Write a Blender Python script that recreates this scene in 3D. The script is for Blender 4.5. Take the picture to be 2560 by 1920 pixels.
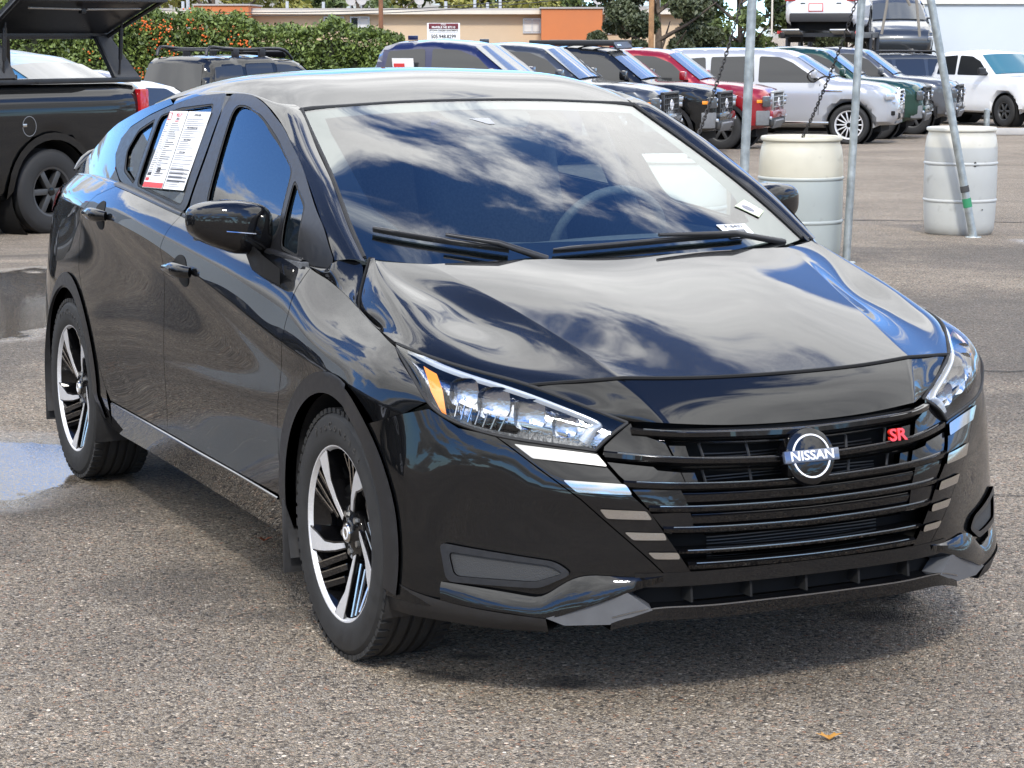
import bpy, bmesh, math, random
import numpy as np
from mathutils import Vector, Matrix, noise
from mathutils.geometry import delaunay_2d_cdt
R = math.radians
sc = bpy.context.scene
for o in list(bpy.data.objects): bpy.data.objects.remove(o)

# ---------------------------------------------------------------- camera
cam_d = bpy.data.cameras.new('camera'); cam = bpy.data.objects.new('camera', cam_d); sc.collection.objects.link(cam)
cam_d.sensor_width = 36; cam_d.lens = 80.156; cam_d.clip_start = .1; cam_d.clip_end = 3000
_f = Vector((math.cos(R(-8.8255))*math.cos(R(154.6766)), math.cos(R(-8.8255))*math.sin(R(154.6766)), math.sin(R(-8.8255))))
_r = _f.cross(Vector((0, 0, 1))).normalized(); _u = _r.cross(_f)
cam.matrix_world = Matrix((( _r.x, _u.x, -_f.x, 5.26659), (_r.y, _u.y, -_f.y, -2.85918), (_r.z, _u.z, -_f.z, 1.57321), (0, 0, 0, 1)))
sc.camera = cam

# ---------------------------------------------------------------- sky, sun, exposure
SUN_AZ, SUN_EL = R(338), R(42)                     # direction TO the sun, azimuth from +x towards +y
w = bpy.data.worlds.new('World'); sc.world = w; w.use_nodes = True
nt = w.node_tree; nt.nodes.clear()
def N(tree, t, **k):
    n = tree.nodes.new(t)
    for a, v in k.items():
        if a == 'i':
            for i, x in v.items(): n.inputs[i].default_value = x
        else: setattr(n, a, v)
    return n
def LK(tree, a, b): tree.links.new(a, b)
def math_n(tree, op, a, b=None, clamp=False):
    n = N(tree, 'ShaderNodeMath', operation=op, use_clamp=clamp)
    for i, x in enumerate((a, b)):
        if x is None: continue
        if isinstance(x, (int, float)): n.inputs[i].default_value = x
        else: tree.links.new(x, n.inputs[i])
    return n.outputs[0]
def ramp(tree, fac, stops, interp='LINEAR'):
    n = N(tree, 'ShaderNodeValToRGB'); cr = n.color_ramp; cr.interpolation = interp
    while len(cr.elements) < len(stops): cr.elements.new(.5)
    for e, (p, c) in zip(cr.elements, stops):
        e.position = p; e.color = c if len(c) == 4 else (*c, 1)
    tree.links.new(fac, n.inputs[0]); return n.outputs[0]
def mixc(tree, fac, a, b):
    n = N(tree, 'ShaderNodeMix', data_type='RGBA')
    for i, x in ((0, fac), (6, a), (7, b)):
        if isinstance(x, (int, float)): n.inputs[i].default_value = x
        elif isinstance(x, tuple): n.inputs[i].default_value = x if len(x) == 4 else (*x, 1)
        else: tree.links.new(x, n.inputs[i])
    return n.outputs[2]
sky = N(nt, 'ShaderNodeTexSky', sky_type='NISHITA', sun_disc=False, sun_elevation=SUN_EL, sun_rotation=R(90)-SUN_AZ,
        altitude=1600, air_density=1.0, dust_density=.4, ozone_density=2.5)
tc = N(nt, 'ShaderNodeTexCoord'); sp = N(nt, 'ShaderNodeSeparateXYZ'); LK(nt, tc.outputs['Generated'], sp.inputs[0])
dz = math_n(nt, 'ADD', math_n(nt, 'MAXIMUM', sp.outputs[2], .0), .16)
cv = N(nt, 'ShaderNodeCombineXYZ')
LK(nt, math_n(nt, 'DIVIDE', sp.outputs[0], dz), cv.inputs[0]); LK(nt, math_n(nt, 'DIVIDE', sp.outputs[1], dz), cv.inputs[1])
cm = N(nt, 'ShaderNodeMapping', i={1: (9.8171, 2.5845, 0), 2: (0, 0, 5.941), 3: (.9009, .9009, .9009)}); LK(nt, cv.outputs[0], cm.inputs[0])
n1 = N(nt, 'ShaderNodeTexNoise', i={'Scale': 1., 'Detail': 12, 'Roughness': .60, 'Distortion': .25}); LK(nt, cm.outputs[0], n1.inputs[0])
n2 = N(nt, 'ShaderNodeTexNoise', i={'Scale': 2.1, 'Detail': 6, 'Roughness': .6}); LK(nt, cm.outputs[0], n2.inputs[0])
mask = ramp(nt, n1.outputs[0], [(.448, (0, 0, 0)), (.50, (1, 1, 1))], 'EASE')
shade = math_n(nt, 'ADD', math_n(nt, 'MULTIPLY', n1.outputs[0], 1.2), math_n(nt, 'MULTIPLY', n2.outputs[0], -.6))
ccol = ramp(nt, shade, [(.16, (33, 33, 32.5)), (.50, (15, 15.2, 15.6))])
skyb = N(nt, 'ShaderNodeVectorMath', operation='MULTIPLY'); LK(nt, sky.outputs[0], skyb.inputs[0]); skyb.inputs[1].default_value = (1.7, 2.5, 3.6)
hz_ = N(nt, 'ShaderNodeMapRange', i={1: .05, 2: .50, 3: .24, 4: 1.2}); LK(nt, sp.outputs[2], hz_.inputs[0])
cs_ = N(nt, 'ShaderNodeVectorMath', operation='SCALE'); LK(nt, ccol, cs_.inputs[0]); LK(nt, hz_.outputs[0], cs_.inputs['Scale']); ccol = cs_.outputs[0]
fin = mixc(nt, mask, skyb.outputs[0], ccol)
bg = N(nt, 'ShaderNodeBackground', i={'Strength': .1}); LK(nt, fin, bg.inputs[0])
wo = N(nt, 'ShaderNodeOutputWorld'); LK(nt, bg.outputs[0], wo.inputs[0])
sun_d = bpy.data.lights.new('sun', 'SUN'); sun = bpy.data.objects.new('sun', sun_d); sc.collection.objects.link(sun)
sun_d.energy = 2.9; sun_d.angle = R(6); sun_d.color = (1, .955, .89)
_sd = Vector((math.cos(SUN_EL)*math.cos(SUN_AZ), math.cos(SUN_EL)*math.sin(SUN_AZ), math.sin(SUN_EL)))
sun.rotation_euler = _sd.to_track_quat('Z', 'Y').to_euler()
sc.view_settings.view_transform = 'Standard'; sc.view_settings.look = 'None'; sc.view_settings.exposure = 0.08; sc.view_settings.gamma = 1
sc.render.engine = 'CYCLES'; sc.cycles.max_bounces = 8; sc.cycles.transparent_max_bounces = 12; sc.cycles.glossy_bounces = 5
sc.cycles.use_denoising = True; sc.cycles.caustics_reflective = False; sc.cycles.caustics_refractive = False
# ---------------------------------------------------------------- surface library
def _nat(t):
    n = len(t); A = np.zeros((n, n)); B = np.zeros((n, n)); A[0, 0] = A[-1, -1] = 1
    for i in range(1, n-1):
        a = t[i]-t[i-1]; b = t[i+1]-t[i]
        A[i, i-1] = a/6; A[i, i] = (a+b)/3; A[i, i+1] = b/6
        B[i, i-1] = 1/a; B[i, i] = -1/a-1/b; B[i, i+1] = 1/b
    return np.linalg.solve(A, B)
class Basis:
    """cubic natural spline weights on knots t, C0 at the break indices"""
    def __init__(s, t, breaks=()):
        s.t = np.asarray(t, float); n = len(s.t); e = [0]+sorted(breaks)+[n-1]
        s.segs = [(e[i], e[i+1], _nat(s.t[e[i]:e[i+1]+1]) if e[i+1]-e[i] > 1 else np.zeros((2, 2))) for i in range(len(e)-1)]
    def w(s, x):
        x = np.asarray(x, float); n = len(s.t); W = np.zeros((len(x), n))
        k = np.clip(np.searchsorted(s.t, x, side='right')-1, 0, n-2)
        h = s.t[k+1]-s.t[k]; a = (s.t[k+1]-x)/h; b = 1-a
        r = np.arange(len(x)); W[r, k] += a; W[r, k+1] += b
        ca = (a**3-a)*h*h/6; cb = (b**3-b)*h*h/6
        out = (x < s.t[0]) | (x > s.t[-1])
        ca = np.where(out, 0, ca); cb = np.where(out, 0, cb)
        for i0, i1, M in s.segs:
            m = (k >= i0) & (k < i1)
            if not m.any(): continue
            idx = np.where(m)[0]; kk = k[idx]-i0
            W[np.ix_(idx, range(i0, i1+1))] += ca[idx, None]*M[kk]+cb[idx, None]*M[kk+1]
        return W
class Loft:
    """P[row][col] = 3-D points; u runs over rows, v over columns"""
    def __init__(s, P, tu=None, tv=None, bu=(), bv=()):
        s.P = np.asarray(P, float)
        s.tu = np.asarray(tu if tu is not None else np.arange(s.P.shape[0]), float)
        s.tv = np.asarray(tv if tv is not None else np.arange(s.P.shape[1]), float)
        s.bu = Basis(s.tu, bu); s.bv = Basis(s.tv, bv)
    def ev(s, uv):
        uv = np.asarray(uv, float)
        return np.einsum('ni,nj,ijk->nk', s.bu.w(uv[:, 0]), s.bv.w(uv[:, 1]), s.P)
    def nrm(s, uv, flip=1):
        uv = np.asarray(uv, float); hu = 1e-4*(s.tu[-1]-s.tu[0]); hv = 1e-4*(s.tv[-1]-s.tv[0])
        lo = np.array([s.tu[0], s.tv[0]]); hi = np.array([s.tu[-1], s.tv[-1]])
        du = s.ev(uv+[hu, 0])-s.ev(uv-[hu, 0]); dv = s.ev(uv+[0, hv])-s.ev(uv-[0, hv])
        n = np.cross(du, dv)*flip; return n/np.maximum(np.linalg.norm(n, axis=1), 1e-12)[:, None]
def spl(pts, n=40, closed=False):
    """smooth curve through points, chord knots"""
    p = np.asarray(pts, float); t = np.concatenate([[0], np.cumsum(np.maximum(np.linalg.norm(np.diff(p, axis=0), axis=1), 1e-6))])
    return Basis(t).w(np.linspace(0, t[-1], n))@p
def itp(x, xs, ys):
    xs = np.asarray(xs, float); ys = np.asarray(ys, float)
    if xs[0] > xs[-1]: xs, ys = xs[::-1], ys[::-1]
    return Basis(xs).w(np.atleast_1d(np.asarray(x, float)))@ys

def SymLoft(P, tu, tv=None, bu=()):
    """loft given from the centre plane outwards, mirrored so that it is smooth across y=0"""
    P = np.asarray(P, float); n = len(tu)-1; Q = P[1:][::-1]*[1, -1, 1]
    return Loft(np.concatenate([Q, P]), tu=[-t for t in tu[1:][::-1]]+list(tu), tv=tv, bu=sorted([n+b for b in bu]+[n-b for b in bu]))
# ---------------------------------------------------------------- sedan surfaces (x forward, y>0 half, z up, front axle at x=0)
HOOD = SymLoft([
 [(-.08,0,.975),(.06,0,.953),(.20,0,.924),(.34,0,.889),(.47,0,.851),(.59,0,.811),(.70,0,.772)],
 [(-.09,.26,.979),(.05,.25,.956),(.19,.24,.927),(.33,.23,.892),(.46,.225,.853),(.58,.22,.813),(.69,.215,.774)],
 [(-.13,.54,.975),(.01,.52,.946),(.15,.49,.914),(.29,.462,.880),(.42,.44,.847),(.54,.418,.814),(.659,.398,.781)],
 [(-.19,.655,.982),(-.05,.645,.940),(.10,.605,.898),(.22,.585,.862),(.34,.575,.834),(.46,.56,.805),(.615,.49,.773)],
 [(-.205,.663,.989),(-.10,.70,.945),(.04,.715,.906),(.17,.72,.868),(.29,.705,.836),(.41,.665,.803),(.585,.54,.768)],
 [(-.22,.668,.992),(-.12,.738,.895),(-.04,.753,.852),(.08,.758,.835),(.22,.765,.822),(.38,.705,.798),(.56,.59,.763)]],
 tu=[0,.26,.53,.62,.70,.76], tv=[0,.15,.3,.45,.6,.74,.87], bu=(2,))
NOSE = SymLoft([
 [(.705,0,.767),(.745,0,.735),(.775,0,.70),(.795,0,.668)],
 [(.695,.215,.769),(.735,.2,.737),(.765,.195,.703),(.787,.19,.672)],
 [(.664,.398,.776),(.705,.378,.747),(.742,.36,.715),(.771,.344,.685)],
 [(.618,.488,.768),(.655,.455,.742),(.70,.415,.712),(.738,.378,.685)],
 [(.566,.583,.759),(.612,.538,.737),(.662,.48,.712),(.711,.407,.683)]],
 tu=[0,.2,.38,.47,.57], bu=(2,))
_by = [0,.2,.34,.43,.55,.65,.73,.79,.84,.865,.872]
_bz = [.70,.625,.55,.475,.40,.33,.27,.20]
_bx = [
 [.790,.783,.768,.705,.635,.57,.50,.43,.34,.27,.16],
 [.822,.813,.785,.735,.662,.600,.53,.455,.36,.28,.16],
 [.838,.830,.807,.772,.697,.615,.543,.472,.385,.30,.17],
 [.846,.838,.818,.782,.704,.622,.548,.482,.40,.315,.18],
 [.850,.843,.823,.788,.710,.630,.555,.490,.415,.33,.19],
 [.850,.843,.823,.790,.716,.637,.562,.498,.425,.34,.20],
 [.840,.833,.815,.784,.716,.640,.566,.502,.43,.345,.20],
 [.815,.808,.792,.765,.703,.632,.56,.50,.43,.345,.20]]
BUMP = Loft([[(x, y, z) for x, y in zip(r, _by)] for r, z in zip(_bx, _bz)], tu=[-z for z in _bz],
 tv=[0,.2,.34,.44,.585,.715,.82,.91,1.01,1.09,1.2])
_sx = [.46,.2,0,-.2,-.4,-.7,-1.1,-1.5,-2.0,-2.4,-2.8,-3.2,-3.5]
_sr = [ # rows of (y, z)
 [(.735,.775),(.775,.825),(.765,.86),(.752,.905),(.764,.947),(.786,.965),(.800,.992),(.808,1.02),(.80,1.05),(.775,1.06),(.73,1.055),(.67,1.035),(.58,1.02)],
 [(.775,.73),(.82,.785),(.825,.81),(.83,.84),(.826,.885),(.836,.915),(.843,.945),(.845,.98),(.841,1.010),(.82,1.018),(.785,1.012),(.72,.99),(.62,.97)],
 [(.785,.66),(.858,.70),(.866,.725),(.869,.745),(.870,.765),(.871,.81),(.871,.87),(.870,.925),(.866,.962),(.848,.972),(.81,.967),(.745,.945),(.64,.93)],
 [(.79,.60),(.862,.64),(.868,.665),(.868,.685),(.864,.70),(.860,.74),(.858,.79),(.858,.84),(.856,.875),(.849,.89),(.82,.885),(.765,.865),(.66,.85)],
 [(.805,.50),(.866,.54),(.872,.56),(.870,.56),(.866,.56),(.862,.57),(.861,.59),(.861,.62),(.862,.64),(.866,.655),(.846,.66),(.79,.66),(.68,.66)],
 [(.818,.40),(.868,.43),(.872,.44),(.868,.43),(.862,.43),(.857,.43),(.856,.43),(.857,.44),(.860,.46),(.868,.47),(.852,.48),(.795,.49),(.68,.50)],
 [(.823,.31),(.868,.33),(.868,.335),(.864,.335),(.858,.332),(.855,.335),(.855,.338),(.855,.342),(.860,.348),(.865,.355),(.848,.36),(.785,.37),(.66,.38)],
 [(.822,.20),(.858,.205),(.84,.205),(.83,.205),(.815,.205),(.81,.21),(.81,.215),(.81,.22),(.815,.225),(.82,.23),(.80,.24),(.74,.25),(.60,.26)]]
SIDE = Loft([[(x, y, z) for x, (y, z) in zip(_sx, r)] for r in _sr], tu=[0,.07,.17,.27,.42,.56,.66,.80], tv=[-x for x in _sx], bu=(2,6))
def side_uv(xz):
    """(x, z) on the flank -> loft parameters"""
    xz = np.asarray(xz, float); g = np.linspace(0, .80, 161); out = []
    for x, z in xz:
        p = SIDE.ev(np.stack([g, np.full_like(g, -x)], 1)); out.append((np.interp(-z, -p[:, 2], g), -x))
    return np.array(out)
_gx = [.1,-.3,-.6,-1.0,-1.5,-2.0,-2.5,-2.9,-3.3]
_gy = [.705,.742,.762,.787,.806,.80,.772,.725,.66]
_gz = [.90,1.0,1.1,1.2,1.3,1.38,1.44]
_ga = [-.005,.008,.045,.092,.142,.19,.235]
GREEN = Loft([[(x, y-a, z) for x, y in zip(_gx, _gy)] for z, a in zip(_gz, _ga)], tu=_gz, tv=[-x for x in _gx])
WS = SymLoft([ # windscreen, rows centre -> edge, columns top -> bottom
 [(-1.055,0,1.364),(-.80,0,1.272),(-.55,0,1.172),(-.33,0,1.075),(-.12,0,.972)],
 [(-1.055,.28,1.359),(-.805,.30,1.267),(-.56,.31,1.166),(-.345,.32,1.070),(-.14,.33,.970)],
 [(-1.053,.48,1.350),(-.815,.51,1.256),(-.59,.54,1.159),(-.385,.56,1.064),(-.20,.575,.974)],
 [(-1.051,.550,1.343),(-.825,.586,1.251),(-.61,.619,1.161),(-.42,.652,1.069),(-.255,.672,.985)]],
 tu=[0,.3,.53,.61])
ROOF = SymLoft([ # rows centre -> rail, columns front -> back
 [(-1.062,0,1.366),(-1.25,0,1.425),(-1.5,0,1.453),(-1.8,0,1.449),(-2.1,0,1.425),(-2.4,0,1.382),(-2.62,0,1.338)],
 [(-1.062,.28,1.361),(-1.25,.29,1.418),(-1.5,.295,1.445),(-1.8,.295,1.441),(-2.1,.29,1.417),(-2.4,.285,1.374),(-2.64,.28,1.33)],
 [(-1.057,.48,1.352),(-1.25,.49,1.403),(-1.5,.50,1.427),(-1.8,.495,1.422),(-2.1,.485,1.398),(-2.4,.47,1.356),(-2.67,.455,1.308)],
 [(-1.052,.555,1.345),(-1.25,.557,1.385),(-1.5,.56,1.406),(-1.8,.555,1.402),(-2.1,.565,1.375),(-2.4,.572,1.332),(-2.70,.57,1.275)],
 [(-1.03,.588,1.332),(-1.25,.592,1.365),(-1.5,.596,1.381),(-1.8,.592,1.376),(-2.1,.607,1.350),(-2.4,.62,1.304),(-2.72,.622,1.243)]],
 tu=[0,.29,.50,.565,.605])
# ---------------------------------------------------------------- materials
MATS = {}
def mat(name, col=(.5, .5, .5), rough=.5, metal=0., coat=0., spec=.5, noise_amt=0., nscale=30., bump=0., bscale=200., coat_rough=.02, emit=None, **kw):
    m = bpy.data.materials.new(name); m.use_nodes = True; t = m.node_tree; b = t.nodes['Principled BSDF']
    b.inputs['Base Color'].default_value = (*col, 1); b.inputs['Roughness'].default_value = rough; b.inputs['Metallic'].default_value = metal
    b.inputs['Coat Weight'].default_value = coat; b.inputs['Coat Roughness'].default_value = coat_rough; b.inputs['Specular IOR Level'].default_value = spec
    tcn = N(t, 'ShaderNodeTexCoord')
    if noise_amt:
        nz = N(t, 'ShaderNodeTexNoise', i={'Scale': nscale, 'Detail': 5, 'Roughness': .6}); LK(t, tcn.outputs['Object'], nz.inputs[0])
        lo = tuple(max(0, c*(1-noise_amt)) for c in col); hi = tuple(min(1, c*(1+noise_amt)) for c in col)
        LK(t, ramp(t, nz.outputs[0], [(.3, lo), (.7, hi)]), b.inputs['Base Color'])
        r = N(t, 'ShaderNodeMapRange', i={1: .3, 2: .7, 3: rough*.85, 4: min(1, rough*1.15)}); LK(t, nz.outputs[0], r.inputs[0]); LK(t, r.outputs[0], b.inputs['Roughness'])
    if bump:
        nb = N(t, 'ShaderNodeTexNoise', i={'Scale': bscale, 'Detail': 3}); LK(t, tcn.outputs['Object'], nb.inputs[0])
        bp = N(t, 'ShaderNodeBump', i={'Strength': bump, 'Distance': .002}); LK(t, nb.outputs[0], bp.inputs['Height']); LK(t, bp.outputs[0], b.inputs['Normal'])
    if emit:
        b.inputs['Emission Color'].default_value = (*emit[0], 1); b.inputs['Emission Strength'].default_value = emit[1]
    MATS[name] = m; return m
def glass(name, tint=(.8, .86, .85), ior=1.5, rough=0.):
    m = bpy.data.materials.new(name); m.use_nodes = True; t = m.node_tree; t.nodes.clear()
    gm_ = N(t, 'ShaderNodeNewGeometry'); iv = N(t, 'ShaderNodeMapRange', i={1: 0, 2: 1, 3: ior, 4: 1/ior}); LK(t, gm_.outputs['Backfacing'], iv.inputs[0])
    fr = N(t, 'ShaderNodeFresnel'); LK(t, iv.outputs[0], fr.inputs[0]); tr = N(t, 'ShaderNodeBsdfTransparent', i={'Color': (*tint, 1)})
    gl = N(t, 'ShaderNodeBsdfGlossy', i={'Color': (1, 1, 1, 1), 'Roughness': rough}); mx = N(t, 'ShaderNodeMixShader'); ou = N(t, 'ShaderNodeOutputMaterial')
    LK(t, fr.outputs[0], mx.inputs[0]); LK(t, tr.outputs[0], mx.inputs[1]); LK(t, gl.outputs[0], mx.inputs[2]); LK(t, mx.outputs[0], ou.inputs[0])
    MATS[name] = m; return m
def paint(name, col, metal=0., rough=.35, flake=0., spec=.3):
    m = mat(name, col, rough, metal, coat=1., coat_rough=.008, noise_amt=flake, nscale=900, spec=spec)
    m.node_tree.nodes['Principled BSDF'].inputs['Coat IOR'].default_value = 1.5; return m
paint('black_paint', (.002, .0022, .0026), rough=.5, spec=.05)
paint('gloss_black', (.002, .002, .0025), rough=.5, spec=.05)
mat('satin_black', (.012, .012, .013), .40, noise_amt=.2, nscale=60)
mat('plastic_black', (.02, .02, .021), .55, noise_amt=.25, nscale=40, bump=.15, bscale=900)
mat('textured_black', (.03, .031, .032), .6, bump=.6, bscale=450)
mat('lip_grey', (.10, .103, .108), .42, noise_amt=.1, nscale=20)
mat('void_black', (.004, .004, .004), .9)
mat('rubber', (.016, .016, .016), .72, noise_amt=.35, nscale=25, bump=.3, bscale=300)
mat('rubber_letter', (.035, .034, .033), .6)
mat('chrome', (.86, .86, .87), .06, 1.)
mat('chrome_dark', (.55, .54, .52), .12, 1.)
mat('machined', (.70, .70, .71), .36, .45, noise_amt=.08, nscale=200)
mat('drl', (.50, .53, .56), .15, .3, coat=1.)
mat('matte_black', (.006, .006, .0065), .5, spec=.25)
mat('reflector', (.50, .52, .55), .12, 1., bump=.5, bscale=140)
mat('amber', (.95, .30, .012), .25, coat=1.)
mat('red_lens', (.42, .008, .012), .12, coat=1.)
mat('interior', (.11, .115, .12), .7, noise_amt=.3, nscale=80)
mat('seat_cloth', (.10, .104, .11), .85, noise_amt=.4, nscale=120)
mat('paper', (.80, .80, .79), .7)
mat('ink', (.03, .03, .035), .7)
mat('ink_grey', (.22, .22, .24), .7)
mat('ink_red', (.62, .05, .05), .6)
mat('badge_bar_tint', (.12, .14, .19), .15, .5, coat=1.)
mat('bar_edge', (.30, .31, .33), .16, 1.)
mat('badge_white', (.85, .86, .88), .2, coat=1.)
mat('badge_red', (.75, .03, .015), .25, coat=1.)
mat('steel_dark', (.10, .10, .10), .45, .8)
mat('steel', (.5, .5, .49), .35, 1., noise_amt=.15, nscale=50)
glass('clear_glass', (.66, .76, .74), 1.9)
glass('window_glass', (.66, .73, .73), 1.9)
glass('dark_glass', (.05, .055, .06), 1.55)
glass('lamp_lens', (.94, .95, .96), 1.45)
# ---------------------------------------------------------------- object helpers
COL = sc.collection
def tag(o, label, cat, group=None):
    o['label'] = label; o['category'] = cat
    if group: o['group'] = group
    return o
def kind(o, k): o['kind'] = k; return o
def empty(name, loc=(0, 0, 0), rz=0., parent=None):
    o = bpy.data.objects.new(name, None); COL.objects.link(o); o.location = loc; o.rotation_euler = (0, 0, rz); o.empty_display_size = .1
    if parent: o.parent = parent
    return o
def link(name, me, parent=None, m=None):
    o = bpy.data.objects.new(name, me); COL.objects.link(o)
    if m is not None: me.materials.clear(); me.materials.append(MATS[m] if isinstance(m, str) else m)
    if parent: o.parent = parent
    return o
def mesh(name, v, f, m, parent=None, smooth=False, nor=None):
    me = bpy.data.meshes.new(name); me.from_pydata([tuple(map(float, p)) for p in v], [], [tuple(map(int, q)) for q in f]); me.update()
    if smooth or nor is not None: me.polygons.foreach_set('use_smooth', [True]*len(me.polygons))
    if nor is not None: me.normals_split_custom_set_from_vertices([tuple(map(float, n)) for n in nor])
    return link(name, me, parent, m)
def bmobj(name, bm, m, parent=None, smooth=None):
    me = bpy.data.meshes.new(name); bmesh.ops.recalc_face_normals(bm, faces=bm.faces[:]); bm.to_mesh(me); bm.free()
    o = link(name, me, parent, m)
    if smooth is not None:
        me.polygons.foreach_set('use_smooth', [True]*len(me.polygons)); me.set_sharp_from_angle(angle=R(smooth))
    return o
def add_box(bm, c, s, rot=None, bevel=0.):
    g = bmesh.ops.create_cube(bm, size=1.); vs = g['verts']
    bmesh.ops.scale(bm, vec=Vector(s), verts=vs)
    if bevel:
        es = list({e for v_ in vs for e in v_.link_edges}); r_ = bmesh.ops.bevel(bm, geom=es, offset=bevel, segments=2, affect='EDGES', profile=.6)
        vs = list({v_ for f_ in r_['faces'] for v_ in f_.verts} | {v_ for v_ in vs if v_.is_valid})
    if rot is not None: bmesh.ops.rotate(bm, cent=(0, 0, 0), matrix=rot, verts=vs)
    bmesh.ops.translate(bm, vec=Vector(c), verts=vs); return vs
def box(name, c, s, m, parent=None, rot=None, bevel=0.):
    bm = bmesh.new(); add_box(bm, c, s, rot, bevel); return bmobj(name, bm, m, parent, 40 if bevel else None)
def add_tube(bm, pts, r, n=8, cap=True):
    pts = [Vector(p) for p in pts]; rs = r if hasattr(r, '__len__') else [r]*len(pts); rings = []; up = None
    for i, p in enumerate(pts):
        t = (pts[min(i+1, len(pts)-1)]-pts[max(i-1, 0)]).normalized()
        if up is None: up = t.orthogonal().normalized()
        up = (up-t*up.dot(t)).normalized(); b = t.cross(up)
        rings.append([bm.verts.new(p+(up*math.cos(a)+b*math.sin(a))*rs[i]) for a in [2*math.pi*k/n for k in range(n)]])
    for a, b in zip(rings, rings[1:]):
        for k in range(n): bm.faces.new((a[k], a[(k+1) % n], b[(k+1) % n], b[k]))
    if cap: bm.faces.new(rings[0][::-1]); bm.faces.new(rings[-1])
def tube(name, pts, r, m, parent=None, n=8):
    bm = bmesh.new(); add_tube(bm, pts, r, n); return bmobj(name, bm, m, parent, 45)
def lathe(name, prof, m, parent=None, n=48, axis='y', closed=False, smooth=40, cap=True):
    """prof: (radius, axial) pairs"""
    bm = bmesh.new(); rings = []
    for r_, a in prof:
        ring = []
        for k in range(n):
            t = 2*math.pi*k/n; c, s_ = r_*math.cos(t), r_*math.sin(t)
            ring.append(bm.verts.new({'y': (c, a, s_), 'z': (c, s_, a), 'x': (a, c, s_)}[axis]))
        rings.append(ring)
    pr = list(zip(rings, rings[1:])) + ([(rings[-1], rings[0])] if closed else [])
    for a, b in pr:
        for k in range(n): bm.faces.new((a[k], a[(k+1) % n], b[(k+1) % n], b[k]))
    if not closed and cap:
        if prof[0][0] > 1e-4: bm.faces.new(rings[0])
        if prof[-1][0] > 1e-4: bm.faces.new(rings[-1][::-1])
    bmesh.ops.remove_doubles(bm, verts=bm.verts[:], dist=1e-5)
    return bmobj(name, bm, m, parent, smooth)
def text(name, body, size, m, parent, mw, extrude=.001, align='CENTER', bold=0., sx=1.):
    cu = bpy.data.curves.new(name, 'FONT'); cu.body = body; cu.size = size; cu.extrude = extrude; cu.align_x = align; cu.align_y = 'CENTER'; cu.offset = bold; cu.resolution_u = 3
    q = bpy.data.objects.new(name, cu); COL.objects.link(q); bpy.context.view_layer.update(); me = bpy.data.meshes.new_from_object(q.evaluated_get(bpy.context.evaluated_depsgraph_get())); me.name = name
    bpy.data.objects.remove(q); bpy.data.curves.remove(cu); o = link(name, me, parent, m); o.matrix_local = mw @ Matrix.Diagonal((sx, 1, 1, 1)); o['kind'] = 'stuff'; return o
def frame(p, xdir, ydir):
    x = Vector(xdir).normalized(); y = Vector(ydir); y = (y-x*y.dot(x)).normalized(); z = x.cross(y)
    return Matrix(((x.x, y.x, z.x, p[0]), (x.y, y.y, z.y, p[1]), (x.z, y.z, z.z, p[2]), (0, 0, 0, 1)))
# ---------------------------------------------------------------- trimmed panels
def inside(p, loops):
    x = p[:, 0]; y = p[:, 1]; r_ = np.zeros(len(p), bool)
    for l in loops:
        a = np.asarray(l); b = np.roll(a, -1, 0)
        for (x0, y0), (x1, y1) in zip(a, b):
            if y0 == y1: continue
            r_ ^= ((y0 > y) != (y1 > y)) & (x < (x1-x0)*(y-y0)/(y1-y0)+x0)
    return r_
def resample(l, h, closed=True):
    l = np.asarray(l, float); q = np.vstack([l, l[:1]]) if closed else l; out = []
    for a, b in zip(q, q[1:]):
        n = max(1, int(np.ceil(np.linalg.norm(b-a)/h)))
        out += [a+(b-a)*k/n for k in range(n)]
    if not closed: out.append(q[-1])
    return np.array(out)
def rounded(l, r, n=4):
    """round the corners of a polygon"""
    l = np.asarray(l, float); out = []
    for i in range(len(l)):
        p = l[i]; a = l[i-1]-p; b = l[(i+1) % len(l)]-p; la = np.linalg.norm(a); lb = np.linalg.norm(b); d = min(r, la*.45, lb*.45)
        A = p+a/la*d; B = p+b/lb*d
        for k in range(n+1):
            t = k/n; out.append((1-t)**2*A+2*t*(1-t)*p+t*t*B)
    return np.array(out)
def triangulate(loops, h, scale=(1, 1)):
    """grid-filled triangulation of a polygon with holes; returns pts, tris, list of boundary index loops"""
    S = np.asarray(scale, float); L = [resample(np.asarray(l, float)*S, h) for l in loops]
    lo = L[0].min(0); hi = L[0].max(0)
    gx = np.arange(lo[0]+h*.5, hi[0], h); gy = np.arange(lo[1]+h*.5, hi[1], h)
    G = np.stack(np.meshgrid(gx, gy), -1).reshape(-1, 2)
    G = G[inside(G, L)] if len(G) else G
    B = np.vstack(L)
    if len(G):
        d = np.full(len(G), 9e9)
        for i in range(0, len(B), 64): d = np.minimum(d, np.linalg.norm(G[:, None]-B[None, i:i+64], axis=2).min(1))
        G = G[d > h*.45]
    edges = []; k = 0; idx = []
    for l in L:
        n = len(l); idx.append(list(range(k, k+n))); edges += [(k+i, k+(i+1) % n) for i in range(n)]; k += n
    V = np.vstack([B, G]) if len(G) else B
    r_ = delaunay_2d_cdt([Vector(p) for p in V], edges, [], 0, 1e-7)
    P = np.array([tuple(p) for p in r_[0]]); T = np.array([f for f in r_[2] if len(f) == 3], int)
    c = P[T].mean(1); T = T[inside(c, L)]
    back = {}
    for i, o_ in enumerate(r_[3]):
        for q in o_: back[q] = i
    loopsi = [[back[i] for i in l] for l in idx]
    return P/S, T, loopsi
def outward(X, Nn):
    return 1. if np.mean(np.einsum('ij,ij->i', X-np.array([-1.4, 0, .55]), Nn)) > 0 else -1.
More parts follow.
